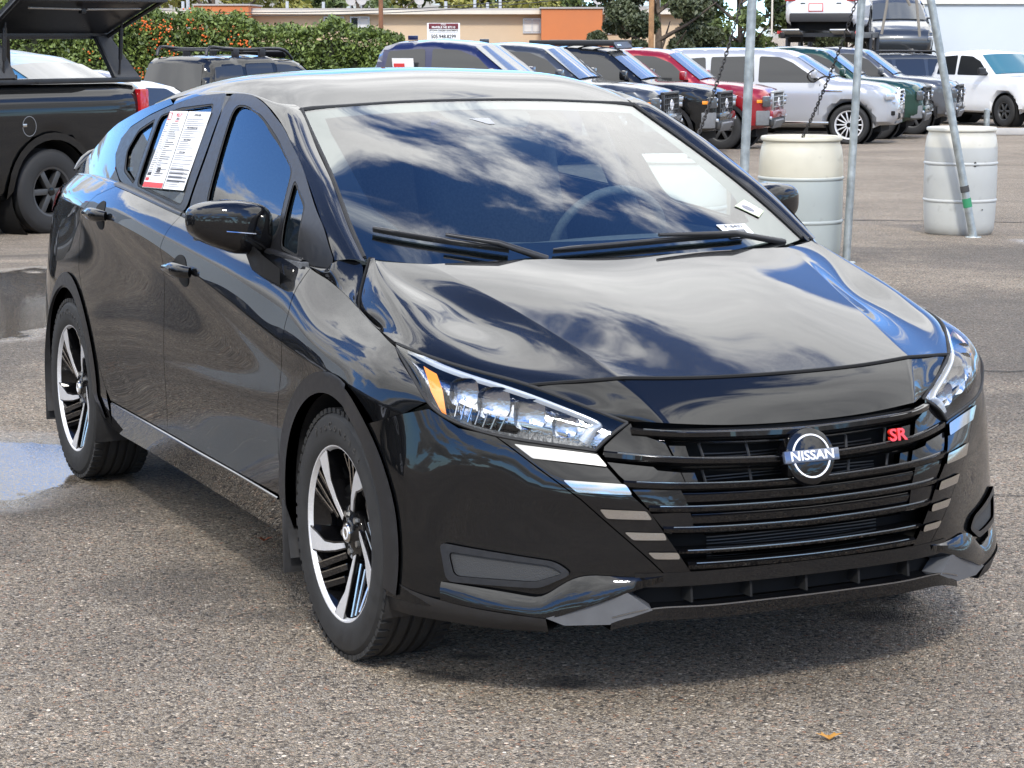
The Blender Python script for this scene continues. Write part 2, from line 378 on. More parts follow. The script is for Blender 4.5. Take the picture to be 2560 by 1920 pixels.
def panel(name, surf, loops, m, parent, h=.03, scale=(1, 1), s=1, off=0., gap=.0016, flange=.012, flip=1):
    """a trimmed piece of a surface: surf.ev / surf.nrm; s=-1 mirrors to the right-hand side; flange gives it thickness"""
    if not isinstance(loops[0][0], (tuple, list, np.ndarray)): loops = [loops]
    P, T, LI = triangulate(loops, h, scale)
    X = surf.ev(P); Nn = surf.nrm(P, 1); Nn = Nn*outward(X, Nn)
    # orient triangles with the normals
    fn = np.cross(X[T[:, 1]]-X[T[:, 0]], X[T[:, 2]]-X[T[:, 0]]); bad = np.einsum('ij,ij->i', fn, Nn[T].sum(1)) < 0
    T[bad] = T[bad][:, ::-1]
    X = X+Nn*off
    V = [X]; NN = [Nn]; F = [tuple(t) for t in T]; k = len(X)
    X0 = X.copy()
    for li, l in enumerate(LI):
        l = np.array(l); p = X0[l]; t = np.roll(p, -1, 0)-np.roll(p, 1, 0); t /= np.maximum(np.linalg.norm(t, axis=1), 1e-9)[:, None]
        inw = np.cross(Nn[l], t); a = 0.
        q = P[l]*np.asarray(scale); area = np.sum(q[:, 0]*np.roll(q[:, 1], -1)-np.roll(q[:, 0], -1)*q[:, 1])
        # decide the inward sense numerically
        ctr = X0[T].mean(1); j = np.argmin(np.linalg.norm(ctr-p[0], axis=1)); sg = np.sum(np.sign(np.einsum('ij,ij->i', inw, X0[T[[np.argmin(np.linalg.norm(ctr-pp, axis=1)) for pp in p]]].mean(1)-p)))
        inw = inw*(1 if sg >= 0 else -1)
        X[l] = p+inw*gap
        if flange:
            n = len(l); V += [X[l], X[l]-Nn[l]*flange]; NN += [(-inw+Nn[l])*.7, -inw]
            for i in range(n):
                j = (i+1) % n; q4 = (k+i, k+j, k+n+j, k+n+i)
                F.append(q4 if sg >= 0 else q4[::-1])
            k += 2*n
    V = np.vstack(V); NN = np.vstack(NN)
    if s < 0: V = V*[1, -1, 1]; NN = NN*[1, -1, 1]; F = [f[::-1] for f in F]
    return mesh(name, V, F, m, parent, nor=NN)
def patch(name, surf, m, parent, nu=24, nv=24, s=0, off=0., flip=1, u=None, v=None):
    """whole loft as a grid; s=0 builds both halves as one piece mirrored about y=0"""
    u = u or (max(surf.tu[0], 0) if s == 0 else surf.tu[0], surf.tu[-1]); v = v or (surf.tv[0], surf.tv[-1])
    U = np.unique(np.concatenate([np.linspace(*u, nu), [t for t in surf.tu if u[0] < t < u[1]]])); Vv = np.linspace(*v, nv)
    UV = np.stack(np.meshgrid(U, Vv, indexing='ij'), -1).reshape(-1, 2)
    X = surf.ev(UV); Nn = surf.nrm(UV, 1); Nn = Nn*outward(X, Nn); X = X+Nn*off; a, b = len(U), len(Vv)
    F = [(i*b+j, i*b+j+1, (i+1)*b+j+1, (i+1)*b+j) for i in range(a-1) for j in range(b-1)]
    f0 = F[len(F)//2]; fn = np.cross(X[f0[1]]-X[f0[0]], X[f0[3]]-X[f0[0]])
    if fn@Nn[f0[0]] < 0: F = [f[::-1] for f in F]
    if s == 0:
        Nn[:b, 1] = 0; Nn[:b] /= np.linalg.norm(Nn[:b], axis=1)[:, None]
        n = len(X); X2 = X*[1, -1, 1]; idx = np.arange(n)+n; idx[:b] = np.arange(b)
        F += [tuple(int(idx[q]) for q in f[::-1]) for f in F]; X = np.vstack([X, X2]); Nn = np.vstack([Nn, Nn*[1, -1, 1]])
    elif s < 0: X = X*[1, -1, 1]; Nn = Nn*[1, -1, 1]; F = [f[::-1] for f in F]
    return mesh(name, X, F, m, parent, nor=Nn)
# ---------------------------------------------------------------- lot frame: s metres up the lot from the photographer's corner, t metres across
FH = np.array([-.9039, .4277]); RH = np.array([.4278, .9039]); C0 = np.array([5.2666, -2.8592])
def gz(s, t=0.):
    s = np.asarray(s, float); a = np.clip(s-13, 0, 5); z = -.0228*a*a/10-.0228*np.clip(s-18, 0, 30)-.011*np.clip(s-48, 0, 60)
    f = lambda x: np.clip(x, 0, 1)**2*(3-2*np.clip(x, 0, 1))
    return z-.19*f((-2.2-np.asarray(t, float))/1.8)*f((s-14)/7.)
def LOT(s, t, z=0.):
    p = C0+FH*s+RH*t; return (float(p[0]), float(p[1]), float(gz(s, t))+z)
LOT_YAW = math.atan2(FH[1], FH[0])
def stv(s, t): p = C0+FH*s+RH*t; return (float(p[0]), float(p[1]), 0)
# ground sheet
ss = [-60,-30,-10,0,4,8,11,12,13,13.5,14,14.5,15,15.5,16,16.5,17,17.5,18,20,24,30,36,42,48,54,60,70,85,108,150,300,900]; ts = [-600,-200,-60,-30,-15,-8,-5,-4,-3.6,-3.2,-2.8,-2.4,-2,0,4,8,15,30,60,200,600]
gv = [LOT(a, b) for a in ss for b in ts]; nb = len(ts)
ground = mesh('ground', gv, [(i*nb+j, (i+1)*nb+j, (i+1)*nb+j+1, i*nb+j+1)[::-1] for i in range(len(ss)-1) for j in range(nb-1)], 'void_black', None, True); kind(ground, 'structure')
m = bpy.data.materials.new('asphalt'); m.use_nodes = True; t = m.node_tree; b = t.nodes['Principled BSDF']
g = N(t, 'ShaderNodeNewGeometry'); pos = g.outputs['Position']
def vor(scale, feature='F1', out='Color', rnd=1.):
    n = N(t, 'ShaderNodeTexVoronoi', feature=feature, i={'Scale': scale, 'Randomness': rnd}); LK(t, pos, n.inputs['Vector']); return n.outputs[out]
def noi(scale, det=4, ro=.55):
    n = N(t, 'ShaderNodeTexNoise', i={'Scale': scale, 'Detail': det, 'Roughness': ro}); LK(t, pos, n.inputs['Vector']); return n.outputs[0]
sepc = N(t, 'ShaderNodeSeparateColor'); LK(t, vor(120), sepc.inputs[0])
stone = ramp(t, sepc.outputs[0], [(0, (.035,.032,.03)), (.18, (.10,.09,.08)), (.36, (.22,.19,.155)), (.55, (.34,.305,.26)), (.72, (.25,.25,.25)), (.86, (.48,.44,.385)), (.95, (.27,.15,.10)), (1, (.68,.66,.62))])
sepf = N(t, 'ShaderNodeSeparateColor'); LK(t, vor(240), sepf.inputs[0])
fine = ramp(t, sepf.outputs[1], [(0, (.07,.063,.057)), (.4, (.20,.178,.155)), (.75, (.30,.275,.245)), (1, (.42,.40,.37))])
binder = (.085, .078, .070)
edge = vor(120, 'DISTANCE_TO_EDGE', 'Distance'); em = N(t, 'ShaderNodeMapRange', i={1: .02, 2: .10}); LK(t, edge, em.inputs[0])
pick = math_n(t, 'GREATER_THAN', sepc.outputs[1], .42)
c1 = mixc(t, pick, fine, stone); c1 = mixc(t, em.outputs[0], mixc(t, .55, c1, binder), c1)
big = noi(.55, 6, .6); mid = noi(3.2, 5, .6)
tone = N(t, 'ShaderNodeMapRange', i={1: .3, 2: .7, 3: .74, 4: 1.16}); LK(t, big, tone.inputs[0])
tone2 = N(t, 'ShaderNodeMapRange', i={1: .3, 2: .7, 3: .88, 4: 1.1}); LK(t, mid, tone2.inputs[0])
def scale_c(c, f):
    n = N(t, 'ShaderNodeVectorMath', operation='SCALE'); LK(t, c, n.inputs[0]); LK(t, f, n.inputs['Scale']); return n.outputs[0]
wm = N(t, 'ShaderNodeVectorMath', operation='MULTIPLY', i={1: (1.40, 1.27, 1.075)}); LK(t, c1, wm.inputs[0]); c1 = scale_c(scale_c(wm.outputs[0], tone.outputs[0]), tone2.outputs[0])
mp = N(t, 'ShaderNodeVectorMath', operation='SUBTRACT', i={1: (float(C0[0]), float(C0[1]), 0)}); LK(t, pos, mp.inputs[0])
def dot(v):
    n = N(t, 'ShaderNodeVectorMath', operation='DOT_PRODUCT', i={1: v}); LK(t, mp.outputs[0], n.inputs[0]); return n.outputs['Value']
S_ = dot((float(FH[0]), float(FH[1]), 0)); T_ = dot((float(RH[0]), float(RH[1]), 0))
wob = noi(2.2, 5, .62); wob2 = noi(.7, 4, .6)
def blob(s, tt, rs, rt, soft=.3, wamp=.9, w_=wob):
    a = math_n(t, 'DIVIDE', math_n(t, 'SUBTRACT', S_, s), rs); c = math_n(t, 'DIVIDE', math_n(t, 'SUBTRACT', T_, tt), rt)
    d = math_n(t, 'SQRT', math_n(t, 'ADD', math_n(t, 'MULTIPLY', a, a), math_n(t, 'MULTIPLY', c, c)))
    d = math_n(t, 'ADD', d, math_n(t, 'MULTIPLY', math_n(t, 'SUBTRACT', w_, .5), wamp*2))
    n = N(t, 'ShaderNodeMapRange', i={1: 1-soft, 2: 1+soft, 3: 1, 4: 0}); LK(t, d, n.inputs[0]); return n.outputs[0]
def union(l):
    r_ = l[0]
    for x in l[1:]: r_ = math_n(t, 'MAXIMUM', r_, x)
    return r_
water = union([blob(13.3,-3.1,2.2,.85,.12,.35), blob(8.1,-2.0,.75,.55,.2,.5), blob(17.6,5.1,.5,1.1,.2,.5), blob(9.4,-4.0,.35,.55,.2,.9), blob(7.0,-3.0,.3,.45,.2,.9)])
damp_shade = union([blob(6.05,-.62,.10,.35,.5,1.6), blob(9.6,1.75,.5,.9,.6,1.2), blob(11.9,2.6,1.9,2.4,.25,.35), blob(7.9,-1.45,.75,.75,.45,.9), blob(12.5,-3.0,3.2,1.3,.3,.6), blob(6.45,-.72,.34,.40,.5,1.2), blob(16.2,4.5,1.2,2.5,.4,.7), blob(17.0,-2.6,.5,2,.3,.6)])  # damp stains, plus the canopy's shadow painted as the widest blob
oil = union([blob(5.44,-.17,.05,.09,.5,1.4), blob(5.38,.14,.06,.07,.5,1.4), blob(5.62,-.10,.03,.05,.5,1.4), blob(6.02,.99,.07,.10,.5,1.4), blob(6.35,.95,.09,.15,.5,1.4), blob(5.75,-.22,.03,.06,.5,1.2)])
dk = math_n(t, 'MAXIMUM', math_n(t, 'MULTIPLY', damp_shade, .52), math_n(t, 'MAXIMUM', math_n(t, 'MULTIPLY', water, .68), math_n(t, 'MULTIPLY', oil, .72)))
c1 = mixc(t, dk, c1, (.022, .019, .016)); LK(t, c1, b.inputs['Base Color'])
ro = N(t, 'ShaderNodeMapRange', i={1: 0, 2: 1, 3: .90, 4: .78}); LK(t, damp_shade, ro.inputs[0])
ro2 = N(t, 'ShaderNodeMix', i={3: .035}); LK(t, water, ro2.inputs[0]); LK(t, ro.outputs[0], ro2.inputs[2]); LK(t, ro2.outputs[0], b.inputs['Roughness'])
hgt = math_n(t, 'ADD', math_n(t, 'MULTIPLY', edge, 1.0), math_n(t, 'MULTIPLY', sepc.outputs[2], .25))
bs = N(t, 'ShaderNodeMapRange', i={1: 0, 2: 1, 3: .9, 4: .02}); LK(t, water, bs.inputs[0])
bpn = N(t, 'ShaderNodeBump', i={'Distance': .02}); LK(t, bs.outputs[0], bpn.inputs['Strength']); LK(t, hgt, bpn.inputs['Height']); LK(t, bpn.outputs[0], b.inputs['Normal'])
# expansion cracks across the far part of the lot
ground.data.materials.clear(); ground.data.materials.append(m); MATS['asphalt'] = m
mat('crack', (.03, .028, .025), .9)
def crack(pts, wd, lab):
    random.seed(int(pts[0][0]*100)); c = resample(np.array(pts), .12, False); c[:, 0] += [.02*math.sin(i*1.7)+random.uniform(-.012, .012) for i in range(len(c))]
    a = [LOT(p[0]-wd, p[1], .004) for p in c]; d = [LOT(p[0]+wd*random.uniform(.3, 1), p[1], .004) for p in c]; n = len(c)
    o = mesh('pavement_crack', a+d, [(i, i+1, n+i+1, n+i) for i in range(n-1)], 'crack'); return kind(o, 'structure')
crack([(20.6,2.4),(20.3,3.6),(19.9,5.2)], .03, ''); crack([(10.55,2.0),(10.5,2.5)], .01, ''); crack([(7.62,1.55),(7.65,2.0)], .006, '')
# ---------------------------------------------------------------- the black sedan
sedan = empty('sedan'); tag(sedan, 'glossy black four-door sedan parked in front, machined five-spoke wheels', 'car')
def sxz(l, h=.05): return side_uv(resample(l, h))
def gxz(l): return [(z, -x) for x, z in l]
def arc(cx, cz, r, a0, a1, n=24): return [(cx+r*math.cos(R(a0+(a1-a0)*k/n)), cz+r*math.sin(R(a0+(a1-a0)*k/n))) for k in range(n+1)]
r0x = [(x, p[1]) for x, p in zip(_sx, _sr[0])]
def r0(x): return (x, float(itp([x], _sx, [p[1] for p in _sr[0]])[0]))
def r6(x): return (x, float(itp([x], _sx, [p[1] for p in _sr[6]])[0])+.004)
patch('hood', HOOD, 'black_paint', sedan, 60, 50)
patch('nose_panel', NOSE, 'black_paint', sedan, 40, 20, flip=1)
FENDER = [(.215,.818),(.305,.781),(.37,.752),(.436,.717),(.368,.682),(.30,.658),(.212,.629)] + arc(0,.325,.352,59,185,26) + [(-.35,.225),(-.415,.225),(-.413,.335),(-.40,.6),(-.362,.72),(-.353,.77),(-.358,.84),(-.388,.90)] + [r0(x) for x in (-.41,-.3,-.2,-.1,0,.1)]
FDOOR = [(-.413,.340),(-.40,.6),(-.362,.72),(-.353,.77),(-.358,.84),(-.388,.90)] + [r0(x) for x in (-.41,-.55,-.7,-.9,-1.1,-1.3,-1.425)] + [(-1.44,.9),(-1.455,.6)] + [r6(x) for x in (-1.45,-1.3,-1.0,-.7)]
RDOOR = [(-1.45,r6(-1.45)[1]),(-1.455,.6),(-1.44,.9)] + [r0(x) for x in (-1.425,-1.6,-1.8,-2.0,-2.2)] + [(-2.33,1.02),(-2.43,.95),(-2.475,.86),(-2.465,.76),(-2.40,.685),(-2.29,.56),(-2.20,.45),(-2.13,.385)] + [r6(x) for x in (-2.08,-1.8,-1.6)]
QUART = [r0(x) for x in (-2.2,-2.4,-2.6,-2.8,-3.0,-3.2,-3.48)] + [(-3.48,.94),(-3.1,.90),(-2.98,.74),(-2.955,.50)] + arc(-2.619,.33,.352,158,2,26)[0:] + [(-2.27,.26),(-2.2,.24),(-2.12,.35),(-2.13,.385),(-2.20,.45),(-2.29,.56),(-2.40,.685),(-2.465,.76),(-2.475,.86),(-2.43,.95),(-2.33,1.02)]
RBUMP = [(-2.955,.50),(-2.98,.74),(-3.1,.90),(-3.48,.94),(-3.48,.28),(-2.98,.27)] + arc(-2.619,.33,.352,188,162,4)
SILL = [r6(x) for x in (-.41,-.8,-1.2,-1.6,-2.08)] + [(-2.2,.24),(-2.1,.228),(-1.6,.222),(-1.2,.217),(-.8,.212),(-.42,.207)]
SILL = [(x, z-.007) if i < 5 else (x, z) for i, (x, z) in enumerate(SILL)]
FFRAME = [(-.31,.955),(-.3,.981),(-.403,1.054),(-.495,1.095),(-.696,1.201),(-.936,1.298),(-1.158,1.358),(-1.30,1.381),(-1.50,1.383),(-1.436,1.201),(-1.404,1.018),(-1.1,.998),(-.7,.971),(-.465,.949)]
FGLASS = [(-1.262,1.029),(-1.397,1.346),(-1.308,1.349),(-1.14,1.325),(-.942,1.265),(-.798,1.206),(-.748,1.183),(-.675,.995),(-.95,1.006)]
FQ = [(-.713,1.163),(-.575,1.103),(-.525,.966),(-.649,.978)]
RFRAME = [(-1.505,1.383),(-1.792,1.366),(-2.017,1.331),(-2.244,1.289),(-2.45,1.24),(-2.52,1.2),(-2.50,1.15),(-2.40,1.105),(-2.25,1.066),(-2.0,1.056),(-1.7,1.04),(-1.420,1.021),(-1.452,1.202)]
RGLASS = [(-2.11,1.29),(-1.912,1.323),(-1.581,1.346),(-1.475,1.04),(-2.03,1.07)]
RQ = [(-2.145,1.281),(-2.305,1.237),(-2.345,1.167),(-2.26,1.102),(-2.066,1.071)]
CPIL = [(-2.03,1.333),(-2.244,1.293),(-2.45,1.244),(-2.525,1.2),(-2.505,1.148),(-2.40,1.101),(-2.25,1.062),(-2.5,1.064),(-2.8,1.058),(-3.2,1.038),(-3.24,1.05),(-3.02,1.135),(-2.85,1.205),(-2.72,1.243),(-2.4,1.304),(-2.1,1.350)]
# shared lofts for the pillar / roof rail and the cowl side
RAIL = Loft([
 [(-.235,.676,.978),(-.42,.656,1.071),(-.61,.622,1.163),(-.825,.589,1.253),(-1.051,.552,1.346),(-1.15,.572,1.357),(-1.284,.592,1.371),(-1.5,.597,1.382),(-1.8,.594,1.377),(-2.05,.603,1.355)],
 [(-.25,.712,.985),(-.43,.694,1.080),(-.61,.663,1.168),(-.81,.633,1.254),(-1.015,.603,1.337),(-1.14,.601,1.362),(-1.29,.605,1.379),(-1.5,.609,1.385),(-1.8,.612,1.376),(-2.04,.624,1.347)],
 [(-.30,.738,.978),(-.45,.719,1.075),(-.62,.691,1.162),(-.80,.664,1.243),(-.99,.636,1.312),(-1.15,.620,1.355),(-1.30,.612,1.379),(-1.504,.617,1.380),(-1.792,.625,1.364),(-2.02,.641,1.331)]], tu=[0,.06,.11])
_ca = [(-.41,.766,.949),(-.33,.757,.933),(-.26,.753,.918),(-.18,.753,.900),(-.10,.757,.882),(0,.765,.860),(.1,.772,.843),(.2,.777,.826)]
_cc = [(-.41,.764,.953),(-.335,.746,.956),(-.292,.737,.976),(-.228,.690,.972),(-.128,.742,.898),(-.035,.757,.854),(.083,.763,.838),(.21,.770,.825)]
CAP = Loft([_ca, [tuple((np.array(p)+np.array(q))/2+[0, .004, .003]) for p, q in zip(_ca, _cc)], _cc], tu=[0,.04,.08])
REARW = SymLoft([[(-2.625,0,1.337),(-2.9,0,1.245),(-3.2,0,1.12)],[(-2.645,.28,1.329),(-2.91,.3,1.236),(-3.2,.31,1.112)],[(-2.70,.53,1.282),(-2.93,.54,1.19),(-3.2,.55,1.085)],[(-2.72,.60,1.25),(-2.95,.60,1.165),(-3.22,.60,1.06)]], tu=[0,.3,.55,.62])
TRUNK = SymLoft([[(-3.2,0,1.118),(-3.4,0,1.095),(-3.58,0,1.088)],[(-3.2,.31,1.11),(-3.4,.31,1.088),(-3.58,.3,1.08)],[(-3.2,.55,1.083),(-3.38,.53,1.06),(-3.55,.5,1.05)],[(-3.22,.665,1.036),(-3.38,.62,1.028),(-3.5,.58,1.02)]], tu=[0,.3,.53,.66])
REAR = Loft([[(-3.5,y*1.,z),(-3.57,y*.8,z),(-3.62,y*.4,z),(-3.63,0,z)] for z, y in ((1.02,.58),(.93,.64),(.66,.68),(.5,.68),(.38,.66),(.26,.60))])
class ArchS:
    def ev(s, uv):
        X = SIDE.ev(uv); m = X[:, 0] > .12
        if m.any():
            v = np.linspace(.6, 1.2, 80)
            for i in np.where(m)[0]:
                b = BUMP.ev(np.stack([np.full(80, -np.clip(X[i, 2], .2, .7)), v], 1)); X[i, 1] = max(X[i, 1], np.interp(X[i, 0], b[::-1, 0], b[::-1, 1]))
        return X
    def nrm(s, uv, flip=1):
        h = 2e-3; n = np.cross(s.ev(uv+[h, 0])-s.ev(uv-[h, 0]), s.ev(uv+[0, h])-s.ev(uv-[0, h])); return n/np.maximum(np.linalg.norm(n, axis=1), 1e-9)[:, None]
ARCHS = ArchS()
for s, side in ((-1, 'right'), (1, 'left')):
    fe = panel('fender', SIDE, [sxz(FENDER)], 'black_paint', sedan, .017, s=s)
    patch('cowl_side', CAP, 'black_paint', fe, 12, 30, s=s, flip=1)
    fd = panel('front_door', SIDE, [sxz(FDOOR)], 'black_paint', sedan, .017, s=s)
    rd = panel('rear_door', SIDE, [sxz(RDOOR)], 'black_paint', sedan, .017, s=s)
    panel('quarter_panel', SIDE, [sxz(QUART)], 'black_paint', sedan, .017, s=s)
    panel('rear_bumper_side', SIDE, [sxz(RBUMP)], 'black_paint', sedan, .035, s=s)
    panel('sill', SIDE, [sxz(SILL)], 'black_paint', sedan, .04, s=s, off=.002)
    panel('door_frame', GREEN, [rounded(gxz(FFRAME), .05), rounded(gxz(FGLASS), .07), rounded(gxz(FQ), .02)], 'satin_black', fd, .03, s=s, off=.002)
    panel('door_frame', GREEN, [rounded(gxz(RFRAME), .05), rounded(gxz(RGLASS), .03), rounded(gxz(RQ), .02)], 'satin_black', rd, .03, s=s, off=.002)
    for q, par, rq in ((FGLASS, fd, .07), (FQ, fd, .02), (RGLASS, rd, .03), (RQ, rd, .02)):
        panel('window_glass', GREEN, [rounded(gxz(q), rq)], 'window_glass', par, .05, s=s, off=-.006, gap=-.004, flange=0)
        ring = rounded(gxz(q), rq); c = ring.mean(0); d_ = c-ring; inner = ring+d_/np.linalg.norm(d_, axis=1)[:, None]*.009
        panel('window_seal', GREEN, [ring, inner], 'rubber', par, .03, s=s, off=.001, gap=0, flange=0)
    panel('rear_pillar', GREEN, [gxz(CPIL)], 'black_paint', sedan, .03, s=s, gap=.001)
    _fx = np.linspace(-2.22, -3.26, 30); fa = GREEN.ev(np.stack([np.array([r0(x)[1]+.006 for x in _fx]), -_fx], 1)); fb = SIDE.ev(np.stack([np.zeros(30), -_fx], 1)); FIL = Loft([fa, (fa+fb)/2+[0, .002, .004], fb-[0, 0, .002]])
    for par, xa, xb in ((fd, -.47, -1.41), (rd, -1.425, -2.24)):
        _bx_ = np.linspace(xa, xb, 24); _bl = np.array([r0(x)[1]+.010 for x in _bx_]); ga = GREEN.ev(np.stack([_bl, -_bx_], 1))+[0, .003, 0]; gb = SIDE.ev(np.stack([np.zeros(24), -_bx_], 1))+[0, .002, .001]
        patch('belt_molding', Loft([ga, (ga+gb)/2+[0, .004, .004], gb]), 'satin_black', par, 6, 40, s=s)
    patch('shoulder_fillet', FIL, 'black_paint', sedan, 8, 60, s=s)
    patch('roof_rail', RAIL, 'black_paint', sedan, 10, 60, s=s)
    for cx, a0, a1 in ((0., -11, 190), (-2.619, -8, 200)):
        fl = np.array(arc(cx, .327, .403, a0, a1, 40)+arc(cx, .327, .350, a1, a0, 40))
        panel('wheel_arch_trim', ARCHS, [side_uv(fl)], 'satin_black', sedan, .02, s=s, off=.007, gap=0, flange=.03)
        bm = bmesh.new(); pr = [Vector((cx+.357*math.cos(R(a)), 0, .327+.357*math.sin(R(a)))) for a in range(-25, 206, 6)]
        va = [bm.verts.new((p.x, s*.862, p.z)) for p in pr]; vb = [bm.verts.new((p.x, s*.50, p.z)) for p in pr]; vc = bm.verts.new((cx, s*.50, .327))
        for i in range(len(pr)-1):
            bm.faces.new((va[i], va[i+1], vb[i+1], vb[i])); bm.faces.new((vb[i], vb[i+1], vc))
        bmobj('wheel_arch_liner', bm, 'plastic_black', sedan, 60)
    sl_ = SIDE.ev(side_uv([(x, r6(x)[1]-.006) for x in np.linspace(-.43, -2.06, 40)]))+[0, .003, 0]; tube('sill_highlight', sl_*[1, s, 1], .0038, 'bar_edge', sedan, 5)  # bright tube stands in for the sky highlight on the painted sill edge
    # mud flap behind each wheel
    box('mud_flap', (-.365, s*.80, .24), (.012, .14, .20), 'plastic_black', sedan, bevel=.004)
    box('mud_flap', (-2.985, s*.79, .26), (.012, .14, .22), 'plastic_black', sedan, bevel=.004)
    # door handles: cup, strap and body
    for hx, hz, par in ((-1.245, .872, fd), (-2.18, .968, rd)):
        cup = [(hx+.012+.066*math.cos(a), hz-.004+.047*math.sin(a)-.004*math.cos(a)) for a in np.linspace(0, 2*math.pi, 24, endpoint=False)]
        panel('handle_cup', SIDE, [side_uv(cup)], 'void_black', par, .02, s=s, off=.0015, gap=0, flange=0)
        b0 = SIDE.ev(side_uv([(hx+.125, hz+.002)]))[0]; b1 = SIDE.ev(side_uv([(hx-.13, hz-.004)]))[0]
        pts = [b0, b0*.82+b1*.18+[0,.030,.002], b0*.5+b1*.5+[0,.038,.003], b0*.2+b1*.8+[0,.034,.001], b1+[0,.004,0]]
        cur = spl(pts, 18)*[1, s, 1]; bm = bmesh.new(); rr = [.010+.010*math.sin(math.pi*min(1, k/17*1.3+.12)) for k in range(18)]
        add_tube(bm, cur, rr, 12); bmesh.ops.scale(bm, vec=(1, .75, 1.15), verts=bm.verts[:], space=Matrix.Translation(-Vector(cur.mean(0)))); bmobj('door_handle', bm, 'black_paint', par, 60)
    # door mirror
    mr = empty('door_mirror', parent=sedan); mr.parent = sedan
    bm = bmesh.new(); bmesh.ops.create_uvsphere(bm, u_segments=32, v_segments=20, radius=1.)
    for v_ in bm.verts:
        x, y, z = v_.co; e = .50; f = lambda q: math.copysign(abs(q)**e, q)
        X, Y, Zz = f(x), f(y), f(z); X = X if X > 0 else X*.45
        tp = 1-.28*max(0, Y); v_.co = (X*.085*(1-.25*max(0, Y))-.03*max(0, Y), Y*.114, Zz*.074*tp+(.012 if Zz < 0 else 0)*max(0, Y)+.012*Y)
    mrx = Matrix.Translation((-.775, s*.868, 1.036)) @ Matrix.Rotation(R(-4*s), 4, 'Z') @ Matrix.Diagonal((1, s, 1, 1))
    bm.transform(mrx)
    mh = bmobj('mirror_housing', bm, 'gloss_black', mr, 50)
    lw = [Vector(mrx @ Vector((.087-.05*max(0, t)*t-.004, t*.105, -.012+.012*t))) for t in np.linspace(-.9, .85, 12)]
    tube('turn_signal_line', [p+Vector((.002, 0, 0)) for p in lw[3:9]], .0025, 'bar_edge', mr, 6)
    bm = bmesh.new()
    ring = lambda c, a, b: [bm.verts.new(Vector(c)+Vector(q)) for q in ((a, 0, b), (-a, 0, b), (-a, 0, -b), (a, 0, -b))]
    st = [ring((-.73, s*.825, .978), .05, .014), ring((-.65, s*.832, .945), .05, .03), ring((-.54, s*.825, .900), .065, .05)]
    for a, b in zip(st, st[1:]):
        for k in range(4): bm.faces.new((a[k], a[(k+1) % 4], b[(k+1) % 4], b[k]))
    bm.faces.new(st[0]); bm.faces.new(st[-1]); bmesh.ops.bevel(bm, geom=bm.edges[:], offset=.008, segments=2, affect='EDGES')
    bmobj('mirror_stalk', bm, 'matte_black', mr, 40)
    mgv = [mrx @ Vector((-.041, y, z)) for y, z in ((-.10, -.05), (.09, -.04), (.09, .05), (-.10, .055))]
    mesh('mirror_glass', mgv, [(0, 1, 2, 3)], 'chrome', mr)
    # tail lamp wrapped round the rear corner
    panel('tail_light', SIDE, [sxz([(-3.00,.985),(-3.12,.995),(-3.47,.99),(-3.47,.90),(-3.16,.905),(-3.06,.935)])], 'red_lens', sedan, .03, s=s, off=.006, gap=0)
patch('windshield', WS, 'clear_glass', sedan, 24, 30)
# black ceramic band round the screen, sensor box
_bh = [(0,.27),(.545,.30),(.552,.7),(.540,2.6),(.50,3.30),(.42,3.50),(.25,3.60),(0,3.62)]
_bh = _bh+[(-u, v) for u, v in _bh[::-1][1:-1]]
panel('windshield_border', WS, [[(-.61,0),(.61,0),(.61,4),(-.61,4)], _bh], 'gloss_black', sedan, .06, scale=(1,.25), s=1, off=-.002, gap=0, flange=0)
panel('sensor_cover', WS, [[(-.15,.2),(.15,.2),(.14,.48),(.085,.78),(-.085,.78),(-.14,.48)]], 'plastic_black', sedan, .05, scale=(1,.25), s=1, off=-.004, gap=0, flange=0)
panel('camera_window', WS, [[(.01,.55),(.075,.55),(.03,.72),(.01,.72)]], 'bar_edge', sedan, .05, scale=(1,.25), s=-1, off=.001, gap=0, flange=0)
for s in (1, -1):
    e = WS.ev(np.stack([np.full(30, .61), np.linspace(0, 4, 30)], 1)); tube('windshield_trim', e*[1, s, 1]+[0, 0, .002], .006, 'rubber', sedan, 6)
patch('roof_panel', ROOF, 'black_paint', sedan, 30, 50)
e = ROOF.ev(np.stack([np.linspace(0, .605, 24), np.zeros(24)], 1)); e = np.vstack([(e*[1, -1, 1])[::-1], e[1:]])
tube('roof_seal', e+[.004, 0, -.004], .007, 'rubber', sedan, 6)
for s in (1, -1):
    e = ROOF.ev(np.stack([np.full(40, .605), np.linspace(0, 6, 40)], 1)); tube('roof_ditch', e*[1, s, 1]+[0, 0, -.003], .005, 'rubber', sedan, 6)
patch('rear_window', REARW, 'dark_glass', sedan, 12, 12); patch('trunk_lid', TRUNK, 'black_paint', sedan, 16, 12); patch('rear_bumper', REAR, 'black_paint', sedan, 24, 16, s=1); patch('rear_bumper', REAR, 'black_paint', sedan, 24, 16, s=-1)
bm = bmesh.new(); add_tube(bm, spl([(-3.36, -.63, 1.045), (-3.52, -.52, 1.09), (-3.6, 0, 1.115), (-3.52, .52, 1.09), (-3.36, .63, 1.045)], 24), [.004, .010, .016]+[.02]*18+[.016, .010, .004], 10); bmobj('trunk_spoiler', bm, 'black_paint', sedan, 60)
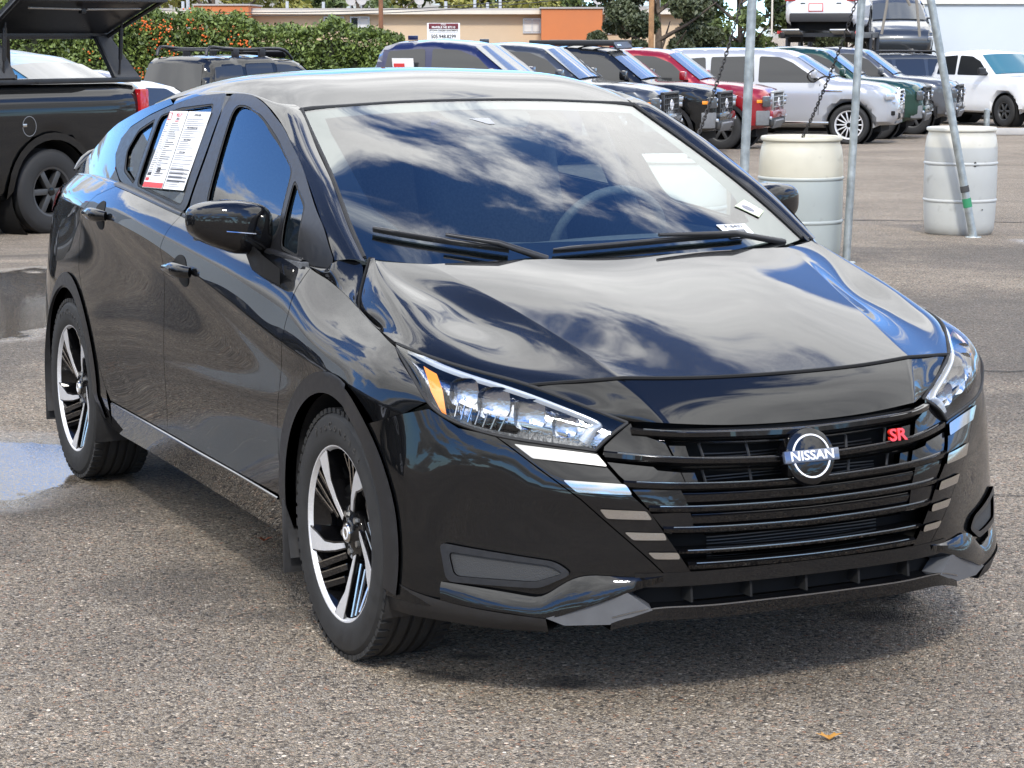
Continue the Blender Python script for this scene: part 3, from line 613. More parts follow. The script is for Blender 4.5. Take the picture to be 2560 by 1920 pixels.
# seams along the hood edge: dark gaskets in the gap
he = HOOD.ev(np.stack([np.full(60, .76), np.linspace(0, .87, 60)], 1)); hf = HOOD.ev(np.stack([np.linspace(0, .76, 50), np.full(50, .87)], 1))
for s in (1, -1): tube('hood_seam', he*[1, s, 1]+[0, s*.004, -.003], .0035, 'void_black', sedan, 6)
hf2 = np.vstack([(hf*[1, -1, 1])[::-1], hf[1:]]); tube('hood_seam', hf2+[.004, 0, -.003], .0045, 'void_black', sedan, 6)
hr = HOOD.ev(np.stack([np.linspace(0, .74, 40), np.zeros(40)], 1)); hr = np.vstack([(hr*[1, -1, 1])[::-1], hr[1:]])
# cowl tray between hood and screen
cw = [(p+[0, 0, -.012], p+[-.10 if abs(p[1]) < .55 else -.06, 0, -.02]) for p in hr]
mesh('cowl_tray', [q for a in cw for q in a], [(2*i, 2*i+2, 2*i+3, 2*i+1) for i in range(len(cw)-1)], 'plastic_black', sedan, True)
# ---------------------------------------------------------------- front bumper, grille, lamps
class Off:
    """a surface offset along the normals of another"""
    def __init__(s, b, d): s.b = b; s.d = d; s.tu = b.tu; s.tv = b.tv
    def ev(s, uv): return s.b.ev(uv)+s.b.nrm(uv)*s.d
    def nrm(s, uv, flip=1): return s.b.nrm(uv, flip)
bp = empty('front_bumper', parent=sedan)
_n0 = BUMP.nrm([(-.5, .3)])[0]; BF = 1 if _n0[0] > 0 else -1
PB = [(-.70,.905),(-.6845,.8774),(-.6619,.8376),(-.6495,.7558),(-.6443,.7476),(-.5795,.6572),(-.5123,.5616),(-.4217,.4561),(-.3751,.4035),(-.3433,.3698),(-.31,.42),(-.262,.58),(-.235,.70),(-.235,.86),(-.24,1.09),(-.33,1.08),(-.40,1.073),(-.475,1.09),(-.55,1.12),(-.6,1.15),(-.629,1.165),(-.655,1.07),(-.682,.98)]
GP = [(-.6443,.7476),(-.645,.72),(-.632,.60),(-.6156,.5039),(-.5851,.4887),(-.5264,.4428),(-.4897,.4017),(-.4428,.3705),(-.3914,.3351),(-.3457,.305),(-.3433,.3698),(-.3751,.4035),(-.4217,.4561),(-.5123,.5616),(-.5795,.6572)]
VENT = [(-.3942,.9026),(-.3679,.6241),(-.3419,.5841),(-.3042,.6662),(-.3037,.8885)]
def uvpix(*pts): return pts
SL = [[(-.6315,.7097),(-.6102,.5054),(-.5851,.4887),(-.6003,.6667)], [(-.5551,.5998),(-.5488,.4552),(-.5264,.4413),(-.5294,.5698)],
      [(-.4934,.5183),(-.4898,.4103),(-.4697,.3971),(-.472,.5017)], [(-.4412,.4624),(-.4394,.3706),(-.4226,.3641),(-.4233,.4428)], [(-.395,.4096),(-.3933,.3385),(-.3778,.3327),(-.3797,.3942)]]
GB = [[(-.63,.4848),(-.6822,.4174),(-.6615,.4126),(-.6402,.3482),(-.6022,.3319),(-.6129,.4926)],
      [(-.5977,.4867),(-.5878,.3823),(-.5799,.3737),(-.574,.3205),(-.5461,.3099),(-.5518,.4485),(-.5704,.4669)],
      [(-.5375,.4402),(-.537,.3245),(-.4934,.3065),(-.4964,.4066)],
      [(-.482,.398),(-.484,.304),(-.440,.295),(-.449,.372)]]
GC = [[(-.6344,.3392),(-.6328,.2999),(-.6036,.2933),(-.6046,.3266)], [(-.5738,.3155),(-.5725,.285),(-.5477,.277),(-.5475,.3063)]]
grl = empty('grille', parent=sedan)
for s in (-1, 1):
    gp = panel('bumper_skin', BUMP, [PB], 'black_paint', bp, .03, s=s, flip=BF)
    gp = panel('gloss_side_panel', BUMP, [GP], 'gloss_black', bp, .03, s=s, off=.001, flip=BF)
    for q in SL: panel('chrome_slash', BUMP, [rounded(q, .006)], 'chrome_dark', bp, .03, s=s, off=.008, gap=0, flange=.009, flip=BF)
    v = np.array(VENT); c = v.mean(0); vi = c+(v-c)*[.62, .86]
    panel('vent_surround', BUMP, [rounded(v, .02), rounded(vi, .015)], 'satin_black', bp, .02, s=s, off=.010, gap=0, flange=.012, flip=BF)
    panel('vent_insert', BUMP, [rounded(vi, .015)], 'textured_black', bp, .02, s=s, off=.003, gap=-.002, flange=0, flip=BF)
    for q in GB: panel('grille_blade', BUMP, [q], 'gloss_black', grl, .02, s=s, off=-.004, gap=0, flange=.03, flip=BF)
    for q in GC: panel('grille_cell', BUMP, [q], 'gloss_black', grl, .02, s=s, off=-.012, gap=0, flange=.02, flip=BF)
    # sculpted ledge below the vent and the grey lip corner
    bn = lambda uv: BUMP.nrm(uv, BF)
    def offp(uv, d): uv = np.array(uv, float); return BUMP.ev(uv)+bn(uv)*np.asarray(d, float).reshape(-1, 1)
    top = spl(offp([(-.301,.905),(-.296,.80),(-.287,.70),(-.2865,.665),(-.31,.62),(-.333,.575),(-.337,.47),(-.340,.37)], [.004, .012, .014, .014, .012, .008, .003, .002]), 40)
    bot = spl(offp([(-.258,.905),(-.252,.80),(-.246,.70),(-.243,.645),(-.262,.58),(-.282,.52),(-.303,.457),(-.326,.372)], [.010, .026, .030, .030, .028, .024, .014, .004]), 40)
    und = bot*[1, 1, 1]-[.05, .03, .02]
    V = np.vstack([top, (top+bot)/2+[.004, .004, .006], bot, und])*[1, s, 1]; n = 40
    F = [(r_*n+i, r_*n+i+1, (r_+1)*n+i+1, (r_+1)*n+i) for r_ in range(3) for i in range(n-1)]
    o = mesh('lower_ledge', V, F if s > 0 else [f[::-1] for f in F], 'black_paint', bp, True); o.data.set_sharp_from_angle(angle=R(50))
    g = offp([(-.2438,.645),(-.282,.52),(-.3037,.4568),(-.2661,.3954),(-.232,.4929),(-.228,.60)], [.028, .024, .014, .018, .026, .028])
    gc = g.mean(0); nn_ = np.linalg.svd(g-gc)[2][2]; g = g-np.outer((g-gc)@nn_, nn_); gb = g-[.05, .02, .0]; m_ = len(g); V = np.vstack([g, gb])*[1, s, 1]
    F = [tuple(range(m_))]+[(i, i+m_, (i+1) % m_+m_, (i+1) % m_) for i in range(m_)]
    mesh('lip_corner', V, F, 'lip_grey', bp)
    # skirt under the bumper corner back to the wheel arch
    sk0 = spl(offp([(-.243,.645),(-.246,.70),(-.252,.80),(-.258,.905),(-.27,1.0),(-.29,1.085)], [.034, .034, .030, .010, .002, 0]), 24); sk1 = sk0*[1, 1, 0]+[0, 0, .205]-[.01, .012, 0]; sk2 = sk1-[.08, .10, -.01]
    V = np.vstack([sk0, sk1, sk2])*[1, s, 1]; F = [(r_*24+i, r_*24+i+1, (r_+1)*24+i+1, (r_+1)*24+i) for r_ in range(2) for i in range(23)]
    mesh('bumper_skirt', V, F, 'plastic_black', bp, True)
# splitter bar along the bottom, lower intake floor and ribs, radiator backing
uu = np.array([(-.246,-.49),(-.268,-.395),(-.270,-.30),(-.270,-.15),(-.270,0),(-.270,.15),(-.270,.30),(-.268,.395),(-.246,.49)])
def bsym(uv, d):
    uv = np.asarray(uv, float); a = uv*[1, 1]; sg = np.where(a[:, 1] < 0, -1, 1); a[:, 1] = abs(a[:, 1])
    return (BUMP.ev(a)+BUMP.nrm(a, BF)*d)*np.stack([np.ones_like(sg), sg, np.ones_like(sg)], 1)
st = spl(bsym(uu, .018), 60); sb = spl(bsym(uu+[.026, 0], .026), 60)*[1, 1, 1]; si = st-[.085, 0, .004]; su = sb-[.10, 0, -.004]
V = np.vstack([si, st, sb, su]); F = [(r_*60+i, r_*60+i+1, (r_+1)*60+i+1, (r_+1)*60+i) for r_ in range(3) for i in range(59)]
tube('splitter_highlight', st+[.001, 0, .001], .0028, 'bar_edge', bp, 5)  # bright tube paints the highlight along the black lip's top edge
o = mesh('splitter', V, F, 'gloss_black', bp, True); o.data.set_sharp_from_angle(angle=R(30))
def strip(name, z0, z1, vmax, d0, d1, m, par, n=40, u_edge=None):
    t = np.linspace(-vmax, vmax, n); a = bsym(np.stack([np.full(n, -z0), t], 1), d0); b = bsym(np.stack([np.full(n, -z1), t], 1), d1)
    return mesh(name, np.vstack([a, b]), [(i, i+1, n+i+1, n+i) for i in range(n-1)], m, par, True)
strip('lower_intake_back', .345, .25, .47, -.045, -.045, 'void_black', bp)
strip('bumper_beam', .346, .314, .44, .002, .006, 'black_paint', bp); strip('lower_intake_roof', .3145, .312, .43, .006, -.05, 'satin_black', bp)
for v in (-.30, -.15, 0., .15, .30):
    a = bsym([(-.313, v), (-.270, v), (-.270, v), (-.313, v)], -.008); a[2:] -= [.036, 0, 0]; a[1] += [.012, 0, 0]
    bm = bmesh.new(); q = [bm.verts.new(tuple(p+[0, .003, 0])) for p in a]; r_ = [bm.verts.new(tuple(p-[0, .003, 0])) for p in a]
    bm.faces.new(q); bm.faces.new(r_[::-1])
    for i in range(4): bm.faces.new((q[i], q[(i+1) % 4], r_[(i+1) % 4], r_[i]))
    bmobj('intake_rib', bm, 'void_black', bp)
strip('radiator_backing', .695, .34, .50, -.075, -.075, 'void_black', grl)
GE = lambda z: float(np.interp(z, [.346,.391,.443,.49,.526,.585,.616,.67], [.305,.335,.37,.40,.44,.487,.49,.41]))
def bar(name, zc, ze, hgt, depth, m, out=.002, vlim=None, tilt=0.):
    vm = vlim or GE(ze); t = np.linspace(-vm, vm, 61); z = zc+(ze-zc)*(np.abs(t)/vm)**1.6
    k = lambda dz, d: bsym(np.stack([-(z+dz), t], 1), d)
    rows = [k(hgt*.5, -depth), k(hgt*.5, out-.006), k(hgt*.22, out+.003), k(-hgt*.25, out), k(-hgt*.5, out-.008), k(-hgt*.5, -depth)]; n = 61
    V = np.vstack(rows); F = [(r_*n+i, r_*n+i+1, (r_+1)*n+i+1, (r_+1)*n+i) for r_ in range(5) for i in range(n-1)]
    o = mesh(name, V, F, m, grl, True); o.data.set_sharp_from_angle(angle=R(14))
    if name == 'grille_bar':
        tube('bar_edge', k(hgt*.42, out-.002)[2:-2], .0017, 'bar_edge', grl, 5)  # bright tube stands in for the sky reflection on the bar's upper edge
    return o
for zc, ze, hg in ((.648,.664,.020),(.588,.612,.020),(.534,.549,.020),(.484,.493,.018),(.436,.444,.018),(.387,.392,.011),(.353,.357,.020)):
    bar('grille_bar', zc, ze, hg, .05, 'gloss_black')
for zc, ze, vl in ((.632,.645,.36),(.572,.583,.34),(.519,.527,.34),(.472,.477,.30),(.424,.429,.27),(.377,.38,.25)):
    bar('grille_trim_line', zc, ze, .005, .03, 'chrome_dark', out=-.006, vlim=vl)
bar('grille_infill', .508, .515, .032, .02, 'gloss_black', out=-.008, vlim=.33); bar('grille_infill', .459, .464, .03, .02, 'gloss_black', out=-.008, vlim=.31)
for v in (-.26, -.14, .14, .26):
    for z0, z1 in ((.638,.602),(.578,.546)):
        a = bsym([(-z0, v), (-z1, v*.97)], -.03); tube('grille_rib', a, .0035, 'satin_black', grl, 6)
for zz_ in (.618,.609,.60,.56,.552,.412,.404,.396,.372,.364):
    a = bsym(np.stack([np.full(20, -zz_), np.linspace(-.24, .24, 20)], 1), -.062); tube('radiator_fin', a, .0018, 'steel_dark', grl, 4)
strip('nose_shadow_gap', .672, .655, .36, -.02, -.03, 'void_black', grl)
# badge: black disc, bright ring, bar with lettering
bc = np.array([.842, 0, .592]); bn_ = Vector((.965, 0, .26)).normalized(); bmx = frame(bc, (0, 1, 0), (-bn_.z, 0, bn_.x))
bd = empty('front_badge', parent=sedan); bd.matrix_local = bmx
lathe('badge_disc', [(0, .010), (.056, .010), (.0655, .006), (.0675, 0), (.0675, -.03), (0, -.03)], 'gloss_black', bd, 56, 'z', smooth=30)
lathe('badge_ring', [(.0475, .0105), (.0480, .0125), (.0515, .0125), (.0520, .0105)], 'badge_white', bd, 56, 'z', closed=True)
box('badge_bar', (0, .0005, .009), (.150, .030, .012), 'badge_bar_tint', bd, bevel=.004)
text('badge_lettering', 'NISSAN', .030, 'badge_white', bd, Matrix.Translation((0, .0005, .0155)), .001, sx=1.18, bold=.0006)
p = BUMP.ev([(-.611,.265)])[0]; sr = empty('trim_badge', parent=sedan)
text('trim_lettering', 'SR', .040, 'badge_red', sr, frame(p+[.004, 0, .006], (-.12, 1, 0), (-.2, 0, 1)), .004, bold=.0012, sx=1.25)
# ---------------------------------------------------------------- head lamps
HU = [(.205,.772,.823),(.325,.740,.806),(.45,.668,.782),(.56,.594,.761),(.64,.507,.724),(.712,.410,.681)]
HL = [(.222,.780,.815),(.392,.793,.742),(.475,.766,.686),(.567,.685,.652),(.638,.589,.635),(.702,.488,.621)]
HM = [tuple(np.array(a)*.5+np.array(b)*.5+np.array((.010,.013,.006))*k) for a, b, k in zip(HU, HL, (.3, 1, 1.3, 1.3, 1, .5))]
LAMP = Loft([HU, HM, HL], tu=[0, .5, 1], tv=[0, .13, .28, .42, .54, .67])
LFn = 1 if LAMP.nrm([(.5, .4)])[0][0] > 0 else -1
class Ax:
    def __init__(s, d): s.d = np.array(d)
    def ev(s, uv): return LAMP.ev(uv)+s.d
    def nrm(s, uv, flip=1): return LAMP.nrm(uv, flip)
for s in (-1, 1):
    hl = empty('headlight', parent=sedan)
    patch('lamp_lens', LAMP, 'lamp_lens', hl, 20, 40, s=s, flip=LFn)
    dv = (-.055, -.03, -.012); BK = Ax(dv)
    patch('lamp_housing', Loft(np.array([HU, HM, HL])+np.array(dv), tu=[0, .5, 1], tv=LAMP.tv), 'reflector', hl, 16, 40, s=s, flip=LFn)
    # side walls between lens rim and housing
    rim_uv = np.vstack([np.stack([np.zeros(30), np.linspace(0, .67, 30)], 1), np.stack([np.linspace(0, 1, 8), np.full(8, .67)], 1), np.stack([np.ones(30), np.linspace(.67, 0, 30)], 1)])
    a = LAMP.ev(rim_uv); b = a+np.array(dv); n = len(a); V = np.vstack([a, b])*[1, s, 1]
    mesh('lamp_rim', V, [(i, (i+1) % n, n+(i+1) % n, n+i) for i in range(n)], 'satin_black', hl, True)
    tube('lamp_gasket', LAMP.ev(rim_uv)*[1, s, 1], .0045, 'rubber', hl, 6)
    # daytime light guide: along the upper edge, hooking down at the tip
    D2 = Ax((-.012, -.008, -.002))
    dr = [(.10, .05), (.13, .15), (.15, .3), (.17, .42), (.20, .52), (.25, .605), (.40, .625), (.62, .625), (.85, .63)]
    cur = spl(np.array(dr), 50); ctr = D2.ev(cur); up = D2.ev(cur+[.07, 0]); half = .011
    t = np.gradient(ctr, axis=0); t /= np.linalg.norm(t, axis=1)[:, None]; nn = LAMP.nrm(cur, LFn); sd = np.cross(nn, t)
    hw = np.interp(np.linspace(0, 1, 50), [0, .1, .6, .75, 1], [.004, .008, .008, .013, .014])[:, None]
    V = np.vstack([ctr-sd*hw-nn*.006, ctr-sd*hw*.6, ctr+nn*.006, ctr+sd*hw*.6, ctr+sd*hw-nn*.006])*[1, s, 1]
    mesh('daytime_light', V, [(r_*50+i, r_*50+i+1, (r_+1)*50+i+1, (r_+1)*50+i) for r_ in range(4) for i in range(49)], 'drl', hl, True)
    panel('amber_marker', D2, [[(.36,.13),(.36,.185),(.62,.235),(.97,.282),(.98,.262),(.78,.19)]], 'amber', hl, .03, scale=(.1, 1), s=s, gap=0, flange=.02, flip=LFn)
    panel('lamp_divider', Ax((-.03,-.018,-.006)), [[(.60,.30),(.66,.45),(.72,.58),(.80,.58),(.74,.45),(.68,.30)]], 'chrome_dark', hl, .03, scale=(.1, 1), s=s, gap=0, flange=.02, flip=LFn)
    panel('lamp_mask', Ax((-.04,-.022,-.008)), [[(.66,.34),(.74,.40),(.80,.47),(.92,.47),(.95,.36)]], 'gloss_black', hl, .03, scale=(.1, 1), s=s, gap=0, flange=.01, flip=LFn)
    for (u, v, r_) in ((.46,.295,.030),(.48,.385,.034),(.50,.475,.033),(.54,.56,.026)):
        c = Ax((-.026,-.015,-.006)).ev([(u, v)])[0]
        bm = bmesh.new(); nr = 16; pr = [(1.0, .0), (.82, -.35), (.55, -.62), (.22, -.75), (0, -.78)]; rings = []
        axd = Vector((.9, .25, .05)).normalized(); q = axd.to_track_quat('Z', 'Y').to_matrix()
        for a_, b_ in pr: rings.append([bm.verts.new(Vector(c)+q@Vector((a_*r_*1.15*math.copysign(abs(math.cos(2*math.pi*k/nr))**.6, math.cos(2*math.pi*k/nr)), a_*r_*1.1*math.copysign(abs(math.sin(2*math.pi*k/nr))**.6, math.sin(2*math.pi*k/nr)), b_*r_*.6))) for k in range(nr)])
        for A, B in zip(rings, rings[1:]):
            for k in range(nr): bm.faces.new((A[k], A[(k+1) % nr], B[(k+1) % nr], B[k]))
        bmesh.ops.remove_doubles(bm, verts=bm.verts[:], dist=1e-5)
        bm.transform(Matrix.Diagonal((1, s, 1, 1))); bmobj('reflector_bowl', bm, 'reflector', hl, 30)
    for k in range(7):
        uv = np.array([(.68+.008*k+.02*(k % 2), .30+.0), (.90, .31+.018*k)]); a = Ax((-.022,-.012,-.004)).ev([(.66+.02, .30+.022*k), (.93, .31+.02*k)])
        tube('lamp_flute', a*[1, s, 1], .0026, 'chrome_dark', hl, 6)
# ---------------------------------------------------------------- wheels
def wheel_proto():
    w_ = empty('wheel'); r0_, rt = .2295, .3185
    prof = [(.222,-.098),(.232,-.104),(.250,-.1075),(.275,-.108),(.295,-.103),(.306,-.094)]
    tread = [(.3125,-.086),(.316,-.075),(.3165,-.056),(.309,-.054),(.309,-.046),(.317,-.044),(.3185,-.022),(.310,-.020),(.310,-.012),(.3185,-.010),(.3185,.010),(.310,.012),(.310,.020),(.3185,.022),(.317,.044),(.309,.046),(.309,.054),(.3165,.056),(.316,.075),(.3125,.086)]
    ty = lathe('tyre', prof+tread+[(r_, -a) for r_, a in prof[::-1]], 'rubber', w_, 80, 'y', closed=True, smooth=25)
    # shoulder blocks cut into both edges of the tread
    bm = bmesh.new()
    for k in range(64):
        a = 2*math.pi*k/64
        for sg in (-1, 1):
            mt = Matrix.Rotation(-a, 3, 'Y')
            add_box(bm, mt@Vector((.3125, sg*.083, 0)), (.012, .030, .020), rot=mt)
    bmobj('tread_blocks', bm, 'rubber', w_)['kind'] = 'stuff'
    for i, ch in enumerate('ProContact'):
        a = R(118-7.2*i); text('sidewall_lettering', ch, .030, 'rubber_letter', w_, frame((.272*math.cos(a), -.1085, .272*math.sin(a)), (math.sin(a), 0, -math.cos(a)), (math.cos(a), 0, math.sin(a))), .0012, bold=.0004)
    lathe('rim_barrel', [(.222,-.085),(.212,-.06),(.20,-.02),(.195,.09),(.222,.10)], 'gloss_black', w_, 64, 'y', smooth=30, cap=False)
    lathe('rim_lip', [(.2145,-.088),(.2215,-.099),(.2290,-.1005),(.2300,-.096),(.222,-.085)], 'machined', w_, 80, 'y', closed=True, smooth=30)
    lathe('rim_backing', [(.0,-.005),(.205,.0),(.205,.004),(0,.0)], 'void_black', w_, 40, 'y')
    lathe('brake_disc', [(.05,-.028),(.135,-.028),(.135,-.010),(.05,-.010)], 'steel', w_, 40, 'y', closed=True)
    lathe('hub', [(0,-.079),(.026,-.079),(.028,-.074),(.034,-.070),(.070,-.062),(.074,-.05),(.074,-.02),(0,-.02)], 'gloss_black', w_, 40, 'y', smooth=25)
    lathe('hub_cap', [(0,-.082),(.023,-.082),(.025,-.079)], 'chrome_dark', w_, 32, 'y')
    lathe('hub_cap_ring', [(.0125,-.0835),(.0165,-.0835),(.0165,-.080),(.0125,-.080)], 'badge_white', w_, 28, 'y', closed=True)
    def blade(r_list, y_front, y_back):
        """r_list: left/right outline points (r, degrees)"""
        bm = bmesh.new(); f = [bm.verts.new((r_*math.cos(R(a)), yf, r_*math.sin(R(a)))) for (r_, a), yf in zip(r_list, y_front)]
        b = [bm.verts.new((r_*math.cos(R(a)), yb, r_*math.sin(R(a)))) for (r_, a), yb in zip(r_list, y_back)]
        bm.faces.new(f); n = len(f)
        for i in range(n): bm.faces.new((f[i], b[i], b[(i+1) % n], f[(i+1) % n]))
        return bm
    rr_ = np.array([.060,.105,.150,.185,.2195]); aa_ = np.array([30,17,10,4,0.]); hw_ = np.array([.007,.009,.012,.022,.028])
    yy_ = np.array([-.067,-.077,-.085,-.091,-.0955])
    for k in range(5):
        a0 = 72*k+50
        def arm(f, e=0.):
            da_ = np.degrees((hw_*f+e)/rr_); return list(zip(rr_, a0+aa_+da_))+list(zip(rr_, a0+aa_-da_))[::-1]
        ys = list(yy_)+list(yy_[::-1])
        bmobj('spoke', blade(arm(1., .005), ys, [-.015]*10), 'gloss_black', w_)
        bmobj('machined_face', blade(arm(1.), [y-.0016 for y in ys], [y+.004 for y in ys]), 'machined', w_)
        ua = Vector((math.cos(R(a0+8)), 0, math.sin(R(a0+8)))); wa = Vector((-ua.z, 0, ua.x))
        for d_, r1 in ((.046, .075), (.074, .085), (.102, .115)):
            r2 = math.sqrt(.2125**2-d_**2); hw2 = .0075; p1 = ua*r1+wa*d_; p2 = ua*r2+wa*d_
            bm = bmesh.new(); q = [p1-wa*hw2, p1+wa*hw2, p2+wa*hw2*1.1, p2-wa*hw2*1.1]; yf = (-.058, -.058, -.088, -.088)
            f_ = [bm.verts.new(p+Vector((0, y, 0))) for p, y in zip(q, yf)]; g_ = [bm.verts.new(p+Vector((0, -.012-p.y, 0))+(wa*hw2*.8 if i in (1, 2) else -wa*hw2*.8)) for i, p in enumerate(q)]
            bm.faces.new(f_)
            for i in range(4): bm.faces.new((f_[i], g_[i], g_[(i+1) % 4], f_[(i+1) % 4]))
            bmobj('fin', bm, 'gloss_black', w_)
            tube('fin_edge', [p1-wa*hw2+Vector((0, -.0585, 0)), p2-wa*hw2*1.1+Vector((0, -.0885, 0))], .0026, 'chrome_dark', w_, 5)
        c = Vector((.052*math.cos(R(a0+70)), 0, .050*math.sin(R(a0+70)))); bm = bmesh.new()
        add_tube(bm, [c+Vector((0, -.072, 0)), c+Vector((0, -.04, 0))], .0085, 6); bmobj('lug_nut', bm, 'steel', w_)
    bm = bmesh.new(); add_box(bm, (.115, -.03, .06), (.07, .05, .11), Matrix.Rotation(R(-30), 3, 'Y'), .01); bmobj('brake_caliper', bm, 'steel', w_, 40)
    return w_
wp = wheel_proto()
def copy_tree(o, parent=None):
    c = o.copy(); COL.objects.link(c); c.parent = parent
    for ch in [q for q in bpy.data.objects if q.parent == o]: copy_tree(ch, c)
    return c
for i, (x, y, rz, ry) in enumerate(((0, -.750, 0, 0), (-2.619, -.750, 0, 3), (0, .750, 180, 20), (-2.619, .750, 180, 40))):
    o = wp if i == 0 else copy_tree(wp)
    o.parent = sedan; o.location = (x, y, .3185); o.rotation_euler = (0, R(ry), R(rz))
# ---------------------------------------------------------------- underbody and cabin
box('underbody', (-1.45, 0, .30), (3.5, 1.0, .20), 'void_black', sedan)
box('underbody', (-1.31, 0, .30), (1.70, 1.56, .17), 'void_black', sedan)
box('engine_block', (.20, 0, .50), (.70, .96, .36), 'void_black', sedan)
box('engine_block', (-.30, 0, .62), (.10, 1.40, .50), 'void_black', sedan)
box('trunk_floor', (-3.0, 0, .62), (.9, 1.1, .5), 'void_black', sedan)
cab = empty('interior', parent=sedan)
D = Loft([[(-.33,0,.955),(-.45,0,.975),(-.66,0,.965),(-.76,0,.90),(-.78,0,.70)],[(-.36,.4,.955),(-.48,.4,.975),(-.68,.4,.975),(-.78,.4,.91),(-.80,.4,.70)],[(-.42,.72,.95),(-.55,.72,.965),(-.70,.72,.955),(-.80,.72,.90),(-.81,.72,.70)]])
patch('dashboard', D, 'interior', cab, 16, 24)
box('cabin_floor', (-1.6, 0, .42), (2.2, 1.4, .04), 'interior', cab)
for s in (-1, 1): box('door_card', (-1.5, s*.765, .70), (2.1, .03, .52), 'interior', cab)
def seat(name, x, y, wd, head=True, bench=False):
    st_ = empty(name, (x, y, 0), parent=cab)
    bm = bmesh.new(); add_box(bm, (0, 0, .60), (.52, wd, .16), None, .05); bmobj('cushion', bm, 'seat_cloth', st_, 60)
    bm = bmesh.new(); add_box(bm, (-.36, 0, .92), (.16, wd, .62), Matrix.Rotation(R(-18), 3, 'Y'), .06); bmobj('backrest', bm, 'seat_cloth', st_, 60)
    for yy in ((0,) if not bench else (-.4, .4)):
        bm = bmesh.new(); add_box(bm, (-.49, yy, 1.235), (.09, .25, .16), Matrix.Rotation(R(-14), 3, 'Y'), .04); bmobj('headrest', bm, 'seat_cloth', st_, 60)
seat('seat', -1.32, -.36, .50); seat('seat', -1.32, .36, .50); seat('rear_bench', -2.12, 0, 1.26, bench=True)
bm = bmesh.new(); c0 = Vector((-.86, .36, .93)); q = Matrix.Rotation(R(-66), 3, 'Y')
add_tube(bm, [c0+q@Vector((.185*math.cos(a), .185*math.sin(a), 0)) for a in np.linspace(0, 2*math.pi, 33)], .015, 8); bmobj('steering_wheel', bm, 'interior', cab, 60)
box('rear_view_mirror', (-.83, 0, 1.235), (.03, .24, .065), 'plastic_black', cab, bevel=.012)
for s in (-1, 1): tube('seat_belt_pillar', [(-1.44, s*.765, .95), (-1.50, s*.60, 1.36)], .035, 'interior', cab, 8)
hd = ROOF.ev(np.stack(np.meshgrid(np.linspace(0, .58, 8), np.linspace(.3, 6, 14), indexing='ij'), -1).reshape(-1, 2))-[0, 0, .03]
F = [(i*14+j, i*14+j+1, (i+1)*14+j+1, (i+1)*14+j) for i in range(7) for j in range(13)]
mesh('headliner', np.vstack([hd, hd*[1, -1, 1]]), F+[tuple(q+112 for q in f) for f in F], 'interior', cab, True)
# ---------------------------------------------------------------- wipers, window papers, tags
def wsp(u, v, off):
    a = np.array([[abs(u), v]]); p = (WS.ev(a)+WS.nrm(a)*off*(1 if WS.nrm(a)[0][2] > 0 else -1))[0]; return p*[1, -1 if u < 0 else 1, 1]
for pv, elbow, b0, b1 in (((-.18,3.98), (-.30,3.82), (-.27,3.84), (-.57,3.29)), ((.54,3.94), (.36,3.83), (-.16,3.90), (.42,3.70))):
    wpr = empty('wiper', parent=sedan)
    tube('wiper_arm', [wsp(*pv, .0), wsp(*elbow, .035), wsp((b0[0]+b1[0])/2, (b0[1]+b1[1])/2, .034)], [.010, .008, .005], 'satin_black', wpr, 8)
    n = 14; top = [wsp(b0[0]+(b1[0]-b0[0])*t, b0[1]+(b1[1]-b0[1])*t, .017) for t in np.linspace(0, 1, n)]; bt = [wsp(b0[0]+(b1[0]-b0[0])*t, b0[1]+(b1[1]-b0[1])*t, .004) for t in np.linspace(0, 1, n)]
    bm = bmesh.new(); add_tube(bm, top, [.003]+[.006]*(n-2)+[.004], 6); bmobj('wiper_blade', bm, 'satin_black', wpr, 60)
    V = top+bt; mesh('wiper_rubber', V, [(i, i+1, n+i+1, n+i) for i in range(n-1)], 'rubber', wpr)
class Flat:
    """bilinear sheet hung on four corner points"""
    def __init__(s, c): s.c = [np.array(q, float) for q in c]; s.n = np.cross(s.c[1]-s.c[0], s.c[3]-s.c[0]); s.n /= np.linalg.norm(s.n)
    def at(s, a, b, off=0.): return s.c[0]*(1-a)*(1-b)+s.c[1]*a*(1-b)+s.c[2]*a*b+s.c[3]*(1-a)*b+s.n*off
    def rect(s, bm, a0, b0, a1, b1, off):
        q = [bm.verts.new(tuple(s.at(*p, off))) for p in ((a0, b0), (a1, b0), (a1, b1), (a0, b1))]; bm.faces.new(q)
def sheet_on_green(c, off=.006): # corners in (x, z) on the right-hand side glass
    p = GREEN.ev([(z, -x) for x, z in c])*[1, -1, 1]; p[:, 1] -= off; return Flat(p)
P1 = sheet_on_green([(-2.0,1.311),(-1.797,1.317),(-1.715,1.078),(-1.942,1.07)]); P2 = sheet_on_green([(-1.79,1.317),(-1.565,1.322),(-1.501,1.086),(-1.708,1.079)])
if P1.n[1] > 0: P1.n = -P1.n; P2.n = -P2.n
def paper(name, fl, label, rects, texts):
    root = empty(name); root.matrix_world = Matrix.Identity(4); tag(root, label, 'notice')
    bm = bmesh.new(); fl.rect(bm, 0, 0, 1, 1, 0); o = bmobj('sheet', bm, 'paper', root)
    for m in {r_[4] for r_ in rects}:
        bm = bmesh.new()
        for r_ in rects:
            if r_[4] == m: fl.rect(bm, *r_[:4], .0012)
        bmobj('printing', bm, m, root)['kind'] = 'stuff'
    ex = fl.c[1]-fl.c[0]; ey = fl.c[0]-fl.c[3]; h = np.linalg.norm(ey)
    for a, b, sz, body, m in texts:
        text('lettering', body, sz*h, m, root, frame(fl.at(a, b, .0025), ex, ey), .0002)
    return root
random.seed(3)
rc = [(.02,.93,.98,.995,'ink_red'),(.03,.02,.22,.12,'ink_red'),(.05,.03,.20,.11,'paper')]
